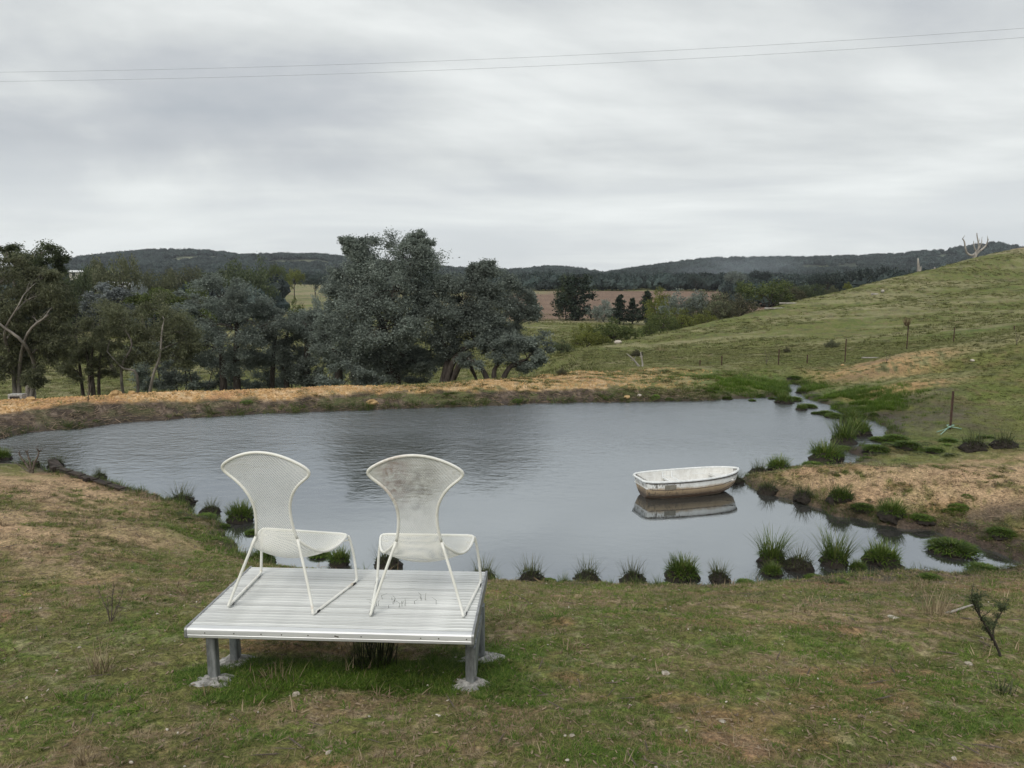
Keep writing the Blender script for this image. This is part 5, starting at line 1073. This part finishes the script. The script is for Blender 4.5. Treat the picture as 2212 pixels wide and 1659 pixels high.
def twiggy(x, y, spec, label, r0, mat='twig', leaf=None, nl=0, cat='shrub', name='bare_shrub', Lf=.012):
    """spec: list of pixel paths drawn from the root"""
    p = ground_at(x, y); o = thing(name, p, label, cat); q = MB(); r = np.random.default_rng(int(x*3)); tips = []
    for P, k in spec:
        pts = smoothpath([at_y(px, py, p[1]+dy)-p for px, py, dy in P], 4); pts[0][2] -= .01
        q.tube(pts, np.linspace(r0*k, r0*k*.35, len(pts)), 6)
        L = np.linalg.norm(pts[-1]-pts[0])
        for e in range(int(16*k)):
            j = r.integers(len(pts)//3, len(pts)); a = pts[j]; b = a+np.array([r.normal(0, .5), r.normal(0, .5), abs(r.normal(.8, .4))])*L*r.uniform(.06, .22)
            q.tube([a, (a+b)/2+r.normal(0, .01, 3)*L, b], [r0*k*.3, r0*k*.22, r0*k*.12], 4); tips.append(b); tips.append((a+b)/2)
    q.build('stem', M[mat], o, True)
    if leaf:
        LV, LF = leaves(r, np.array(tips), np.full(len(tips), .008), nl, Lf, Lf*.25, -.4); mesh_np('foliage', LV, LF, M[leaf], False, parent=o)
    return o
twiggy(2163, 1420, [([(2163, 1421, 0), (2148, 1385, 0), (2128, 1350, 0), (2110, 1320, 0), (2098, 1290, 0)], 1), ([(2150, 1392, 0), (2145, 1370, .02), (2150, 1345, .03), (2162, 1325, .03), (2170, 1312, .03)], .75), ([(2120, 1338, 0), (2112, 1310, -.02), (2108, 1292, -.02)], .5), ([(2143, 1380, 0), (2132, 1362, .02), (2136, 1350, .02)], .5)], 'dark leaning shrub with needle leaves and forked stem at the right of the lawn', .0075, 'bark_dark', 'dgreen', 2600, name='leaning_shrub', Lf=.016)
twiggy(238, 1345, [([(238, 1346, 0), (232, 1320, 0), (222, 1296, 0), (212, 1278, 0)], .8), ([(240, 1346, 0), (242, 1310, 0), (243, 1280, 0), (250, 1262, 0)], 1), ([(240, 1346, 0), (250, 1318, .03), (262, 1290, .03), (266, 1270, .03)], .8), ([(238, 1346, 0), (233, 1312, -.04), (232, 1285, -.04)], .7), ([(240, 1345, 0), (252, 1325, -.03), (256, 1305, -.03)], .6)], 'bare grey twiggy shrub on the lawn left of the platform', .0045)
twiggy(68, 1022, [([(68, 1024, 0), (60, 1008, 0), (48, 992, 0), (40, 978, 0)], 1), ([(68, 1024, 0), (66, 1005, 0), (62, 988, 0), (56, 975, 0)], .9), ([(69, 1024, 0), (74, 1002, 0), (82, 985, 0), (84, 975, 0)], .9), ([(68, 1024, 0), (52, 1012, .1), (36, 1002, .1)], .6)], 'bare dark twiggy shrub on the left bank next to the timber edging', .022)
for (x, y, n_, R, L_, mt, lb) in [(215, 1450, 60, .06, .17, 'straw', 'dry reddish grass tuft on the lawn below the bare grey shrub'), (183, 1650, 45, .03, .10, 'straw', 'cut straw stub tuft at the bottom edge of the lawn'), (145, 1312, 40, .04, .08, 'straw', 'small dry tuft left of the bare grey shrub'), (600, 1478, 40, .12, .10, 'straw', 'pale dry stalks in front of the platform at its left leg'), (760, 1486, 26, .20, .09, 'straw', 'pale dry stalks in front of the dark rush'),
                                 (2020, 1330, 60, .10, .20, 'straw', 'thin dry stalks on the lawn left of the bleached stick'), (2168, 1500, 45, .05, .09, 'bladedark', 'small dark rush tuft near the right edge of the lawn'), (1870, 1262, 40, .12, .16, 'straw', 'reddish dry tuft on the near shore'), (1430, 760, 50, .3, .45, 'straw', 'dry tuft beside the dam crest sticks')]:
    p = ground_at(x, y); bush_blades('grass_tuft', p, n_, R, L_, .0045 if L_ < .3 else .02, M[mt], lb, 'grass tuft', .5, .4)
for (x, y, Yr, H, lb) in [(1000+915, 785, None, .35, 'dead wispy seedling on the orange bank'), (1655, 790, 25, .5, 'small bare sapling by the fence line left of the creek head'), (2196, 745, None, .4, 'thin bare seedling at the right edge of the slope'), (190, 868, 16.6, .55, 'slender seedling on the ochre dam crest')]:
    p = ground_at(x, y); dy = H*F_/p[1]
    dead('seedling', x, y, p[1], [([(x, y), (x+1, y-dy*.5), (x-2, y-dy)], 1), ([(x, y-dy*.2), (x+5, y-dy*.5), (x+7, y-dy*.85)], .7), ([(x, y-dy*.3), (x-5, y-dy*.6)], .6)], .012, lb, 'seedling', 'twig', tw=4)

# timber edging on the left bank
M['timber'] = simple('black weathered timber', (.018, .014, .012), (.07, .055, .047), 8, .9, stretch=(.3, 3, 3), bstr=.8, bdist=.01)
a = at_z(128, 1010, .13); b = at_z(202, 1038, .10); L_ = np.linalg.norm(b-a); th = math.atan2(b[1]-a[1], b[0]-a[0])
a0 = at_z(72, 1003, .14)
o = thing('timber_edging', ((a+b)/2)*[1, 1, 0], 'dark weathered timber edging holding the left bank at the waterline', 'retaining edge', rz=th)
q = MB(); q.box((0, 0, .06), (L_, .12, .12), ch=.012); q.build('sleeper', M['timber'], o)
q = MB(); q.box((-L_/2-.38, .10, .075), (.75, .13, .12), ch=.012, rz=-.25); q.build('sleeper', M['timber'], o)
for x in (-L_/2-.02, L_/2-.04, -L_/2-.68):
    q = MB(); q.box((x, -.08, .04), (.11, .07, .24), ch=.01); q.build('stake', M['timber'], o)
for k in range(5):
    q = MB(); q.box((-L_/2+.22+k*.42, -.01, .128), (.36, .10, .022), rz=RG.normal(0, .03)); q.build('capping_board', M['timber'], o)

# ------------------------------------------------------------------ fence posts, rope, wires
M['post'] = simple('rusty steel post', (.05, .030, .024), (.11, .065, .05), 16, .8); M['rope'] = simple('faded green rope', (.16, .30, .24), (.35, .48, .40), 30, .8); M['wire'] = simple('grey conductor wire', (.16, .17, .18), (.22, .23, .24), 5, .6)
FP = 'steel fence posts along the gully'
for (x, yb, yt, lb) in [(2053, 928, 845, 'rusty steel post standing alone near the pond with rope tied at its foot'), (1512, 790, 778, 'short steel post, leftmost on the fence line'), (1559, 786, 768, 'steel post, second from the left on the fence line'), (1682, 781, 754, 'steel post directly above the creek head'), (1744, 777, 766, 'short leaning stub post between two taller ones'), (1826, 770, 732, 'tall steel post above the creek mouth, beside an olive bush'), (1959, 752, 700, 'steel post with a dry grass tuft caught on its top'), (2060, 737, 708, 'steel post beyond the near slope edge, second from the right'), (2191, 712, 704, 'tip of a steel post over the near slope edge, farthest right')]:
    p = ground_at(x, yb) if yb > 900 else at_y(x, yb, 25.5 if x < 1900 else 27.5); s_ = 1
    if yb < 900: p[2] = h1(p[0], p[1])
    top = at_y(x, yt, p[1])[2]; H = top-p[2]; o = thing('fence_post', p, lb, 'fence post', None if yb > 900 else FP)
    q = MB(); w2 = .026 if yb > 900 else .022
    for a_ in (0, 2.094, 4.189): q.box((math.cos(a_+.5)*w2*.5, math.sin(a_+.5)*w2*.5, H/2-.05), (w2, .007, H+.1), rz=a_+.5)
    q.build('post', M['post'], o)
    for kz in range(5): c = MB(); c.box((w2*.9, 0, H*(.2+.17*kz)), (.006, .012, .006)); c.build('wire_notch', M['post'], o)
p = ground_at(2053, 928); o = thing('rope', (p[0], p[1], p[2]+.03), 'faded green rope looped round the foot of the lone post', 'rope'); q = MB()
q.tube(smoothpath([(-.45, -.42, .0+h1(p[0]-.45, p[1]-.42)-p[2]), (-.25, -.22, h1(p[0]-.25, p[1]-.22)-p[2]), (-.08, -.07, .02), (.03, -.05, .05), (.05, .03, .05), (-.04, .05, .04), (-.06, -.03, .03), (.10, -.05, .0), (.16, -.10, -.01)], 5), .009, 6); q.build('strand', M['rope'], o)
q = MB(); q.tube(smoothpath([(-.02, -.05, .02), (-.2, -.10, h1(p[0]-.2, p[1]-.10)-p[2]), (-.42, -.24, h1(p[0]-.42, p[1]-.24)-p[2])], 5), .007, 6); q.build('strand', M['rope'], o)
p = at_y(1959, 704, 27.5); o = thing('grass_bunch', p, 'dry yellow grass bunch caught on top of a fence post', 'grass tuft'); b_ = blades(RG, 90, .07, .38, .02, .35, .5, 3, name='stems', mat=M['lawn3'], link=True); b_.parent = o
for yl, yr, ym, lb in [(156, 61, 123.5, 'upper thin overhead wire crossing the sky'), (176, 81, 143, 'lower thin overhead wire crossing the sky')]:
    A_ = at_y(-500, yl+17, 42); B_ = at_y(2700, yr-30, 30); L = []
    xs_ = np.linspace(-500, 2700, 40); cf_ = np.polyfit([0, 1000, 1500, 2212], [yl, yl-26, yl-50, yr], 2)
    for x in xs_: L.append(at_y(x, np.polyval(cf_, x), 42-(x+500)/3200*12))
    L = np.array(L); q = MB(); q.tube(L-L[20], .0050, 5); o = thing('overhead_wire', L[20], lb, 'power line', 'overhead wires'); q.build('wire', M['wire'], o)

# ------------------------------------------------------------------ stones and bits on the ground
def rock(x, y, sx, sz, mat, label, p=None, lift=.3):
    if p is None: p = ground_at(x, y)
    r = np.random.default_rng(int(x*7+y)); V = []; na, nb = 9, 5
    for b in range(nb+1):
        ph = -.5*math.pi+math.pi*b/nb
        for a in range(na):
            th = a/na*2*math.pi; k = 1+.16*r.normal(); V.append([math.cos(th)*math.cos(ph)*sx*k, math.sin(th)*math.cos(ph)*sx*.75*k, math.sin(ph)*sz*(1+.1*r.normal())])
    Qr = [[b*na+a, b*na+(a+1) % na, (b+1)*na+(a+1) % na, (b+1)*na+a] for b in range(nb) for a in range(na)]
    o = mesh_np('rock', V, Qr, M[mat], False); o.location = (p[0], p[1], p[2]+sz*lift); o.rotation_euler = (0, 0, r.uniform(0, 6)); return tag(o, label, 'rock')
for a in [(250, 855, .15, .10, 'ochre_stone', 'brown boulder on the dam crest in front of the slender dark trunks'), (285, 852, .09, .06, 'ochre_stone', 'yellow stone on the dam crest in front of the pale limbed gum'), (66, 866, .13, .07, 'ochre_stone', 'flat yellow stone at the left end of the dam crest'), (805, 876, .17, .09, 'ochre_stone', 'wedge shaped reddish rock at the waterline below the largest gum'), (1355, 862, .12, .05, 'ochre_stone', 'flat orange stone on the far shore'), (1382, 858, .07, .04, 'stone', 'small pale stone on the far shore'),
          (1437, 1456, .030, .010, 'stone', 'flat white stone on the lawn right of the platform'), (2093, 1437, .020, .012, 'stone', 'pale stone on the lawn below the leaning shrub'), (60, 1287, .028, .012, 'ochre_stone', 'orange stone on the left lawn'), (640, 1505, .020, .016, 'stone', 'pale lump in front of the platform'), (710, 1630, .014, .009, 'stone', 'white stone near the bottom of the lawn'), (172, 1403, .012, .008, 'stone', 'small white pebble on the left lawn'), (2060, 1645, .013, .008, 'stone', 'white pebble at the bottom right of the lawn'),
          (1930, 1335, .04, .006, 'stone', 'flat tan slab on the lawn left of the bleached stick'), (1235, 1593, .014, .006, 'stone', 'white flake on the lawn below the platform level'), (1560, 1560, .018, .006, 'stone', 'pale flake in the lower middle of the lawn'), (560, 1345, .030, .007, 'stone', 'pale flake under the left end of the platform'), (1335, 742, .35, .16, 'stone', 'pale boulder at the foot of the slope bushes'), (2100, 780, .07, .04, 'stone', 'pale stone on the near right slope'), (1820, 792, .07, .04, 'ochre_stone', 'orange stone above the creek head')]: rock(*a)
# concrete pipe end on the dam crest at the left
p = at_y(38, 856, 17.2); p[2] = h1(p[0], 17.2); o = thing('concrete_block', p, 'small grey concrete block beyond the left end of the dam crest', 'concrete block'); q = MB(); q.box((0, 0, .06), (.34, .2, .2), ch=.015); q.build('block', M['concrete'], o); q = MB(); q.box((0, -.102, .06), (.24, .01, .1)); q.build('recess', M['timber'], o)

# farm sheds far off
M['roof'] = simple('pale painted roof', (.55, .56, .56), (.72, .73, .73), 3, .6); M['shedwall'] = simple('cream shed wall', (.42, .40, .35), (.55, .52, .46), 3, .8); M['dark'] = simple('dark opening', (.02, .02, .02), (.04, .04, .04), 3, .9)
def shed(x, y, Y, w_, d_, h_, label):
    p = at_y(x, y, Y); o = thing('farm_shed', p, label, 'shed', rz=.2); q = MB(); q.box((0, 0, -1.0), (w_, d_, h_*2+2)); q.build('wall', M['shedwall'], o)
    q = MB(); q.prism([(-d_/2-.4, h_), (0, h_+d_*.18), (d_/2+.4, h_), (d_/2+.4, h_-.15), (0, h_+d_*.18-.15), (-d_/2-.4, h_-.15)], -w_/2-.3, w_/2+.3); q.build('roof', M['roof'], o)
    q = MB(); q.box((-w_*.2, -d_/2-.02, h_*.4), (w_*.2, .06, h_*.9)); q.build('door', M['dark'], o)
shed(268, 634, 96, 3.6, 3, 1.0, 'small pale roofed farm shed among the left valley trees')
shed(170, 597, 230, 4.5, 3, 1.4, 'distant white farm building below the left end of the hill')

# ------------------------------------------------------------------ air
hzm, t = new_mat('thin haze'); pv = t.n('ShaderNodeVolumePrincipled', i={'Color': (.86, .92, 1.0, 1), 'Density': .00016, 'Anisotropy': .0})
t.n('ShaderNodeOutputMaterial', i={'Volume': pv})
q = MB(); q.box((0, 1000, 75), (3600, 2900, 210)); o = q.build('haze', hzm); tag(o, kind='stuff'); o.display_type = 'WIRE'

# thin blue smoke lying over the far woods
sm_, t = new_mat('thin smoke'); g = t.n('ShaderNodeTexCoord'); d = t.n('ShaderNodeVectorMath', operation='LENGTH', i={0: (g, 'Object')})
f = t.math('MULTIPLY', t.n('ShaderNodeMapRange', i={'Value': (d, 'Value'), 1: 1.0, 2: .2, 3: 0.0, 4: .007}), t.ramp(t.noise((g, 'Object'), 1.6, 3, .5), [(.4, 0.0), (.65, 1.0)]))
t.n('ShaderNodeOutputMaterial', i={'Volume': t.n('ShaderNodeVolumePrincipled', i={'Color': (.80, .90, 1.0, 1), 'Density': f})})
V = []; na, nb = 20, 10
for b in range(nb+1):
    ph = -.5*math.pi+math.pi*b/nb
    for a in range(na): th = a/na*2*math.pi; V.append([math.cos(th)*math.cos(ph), math.sin(th)*math.cos(ph), math.sin(ph)])
o = mesh_np('smoke', V, [[b*na+a, b*na+(a+1) % na, (b+1)*na+(a+1) % na, (b+1)*na+a] for b in range(nb) for a in range(na)], sm_, True)
p = at_y(1590, 584, 560); o.location = tuple(p); o.scale = (60, 70, 20); tag(o, kind='stuff')
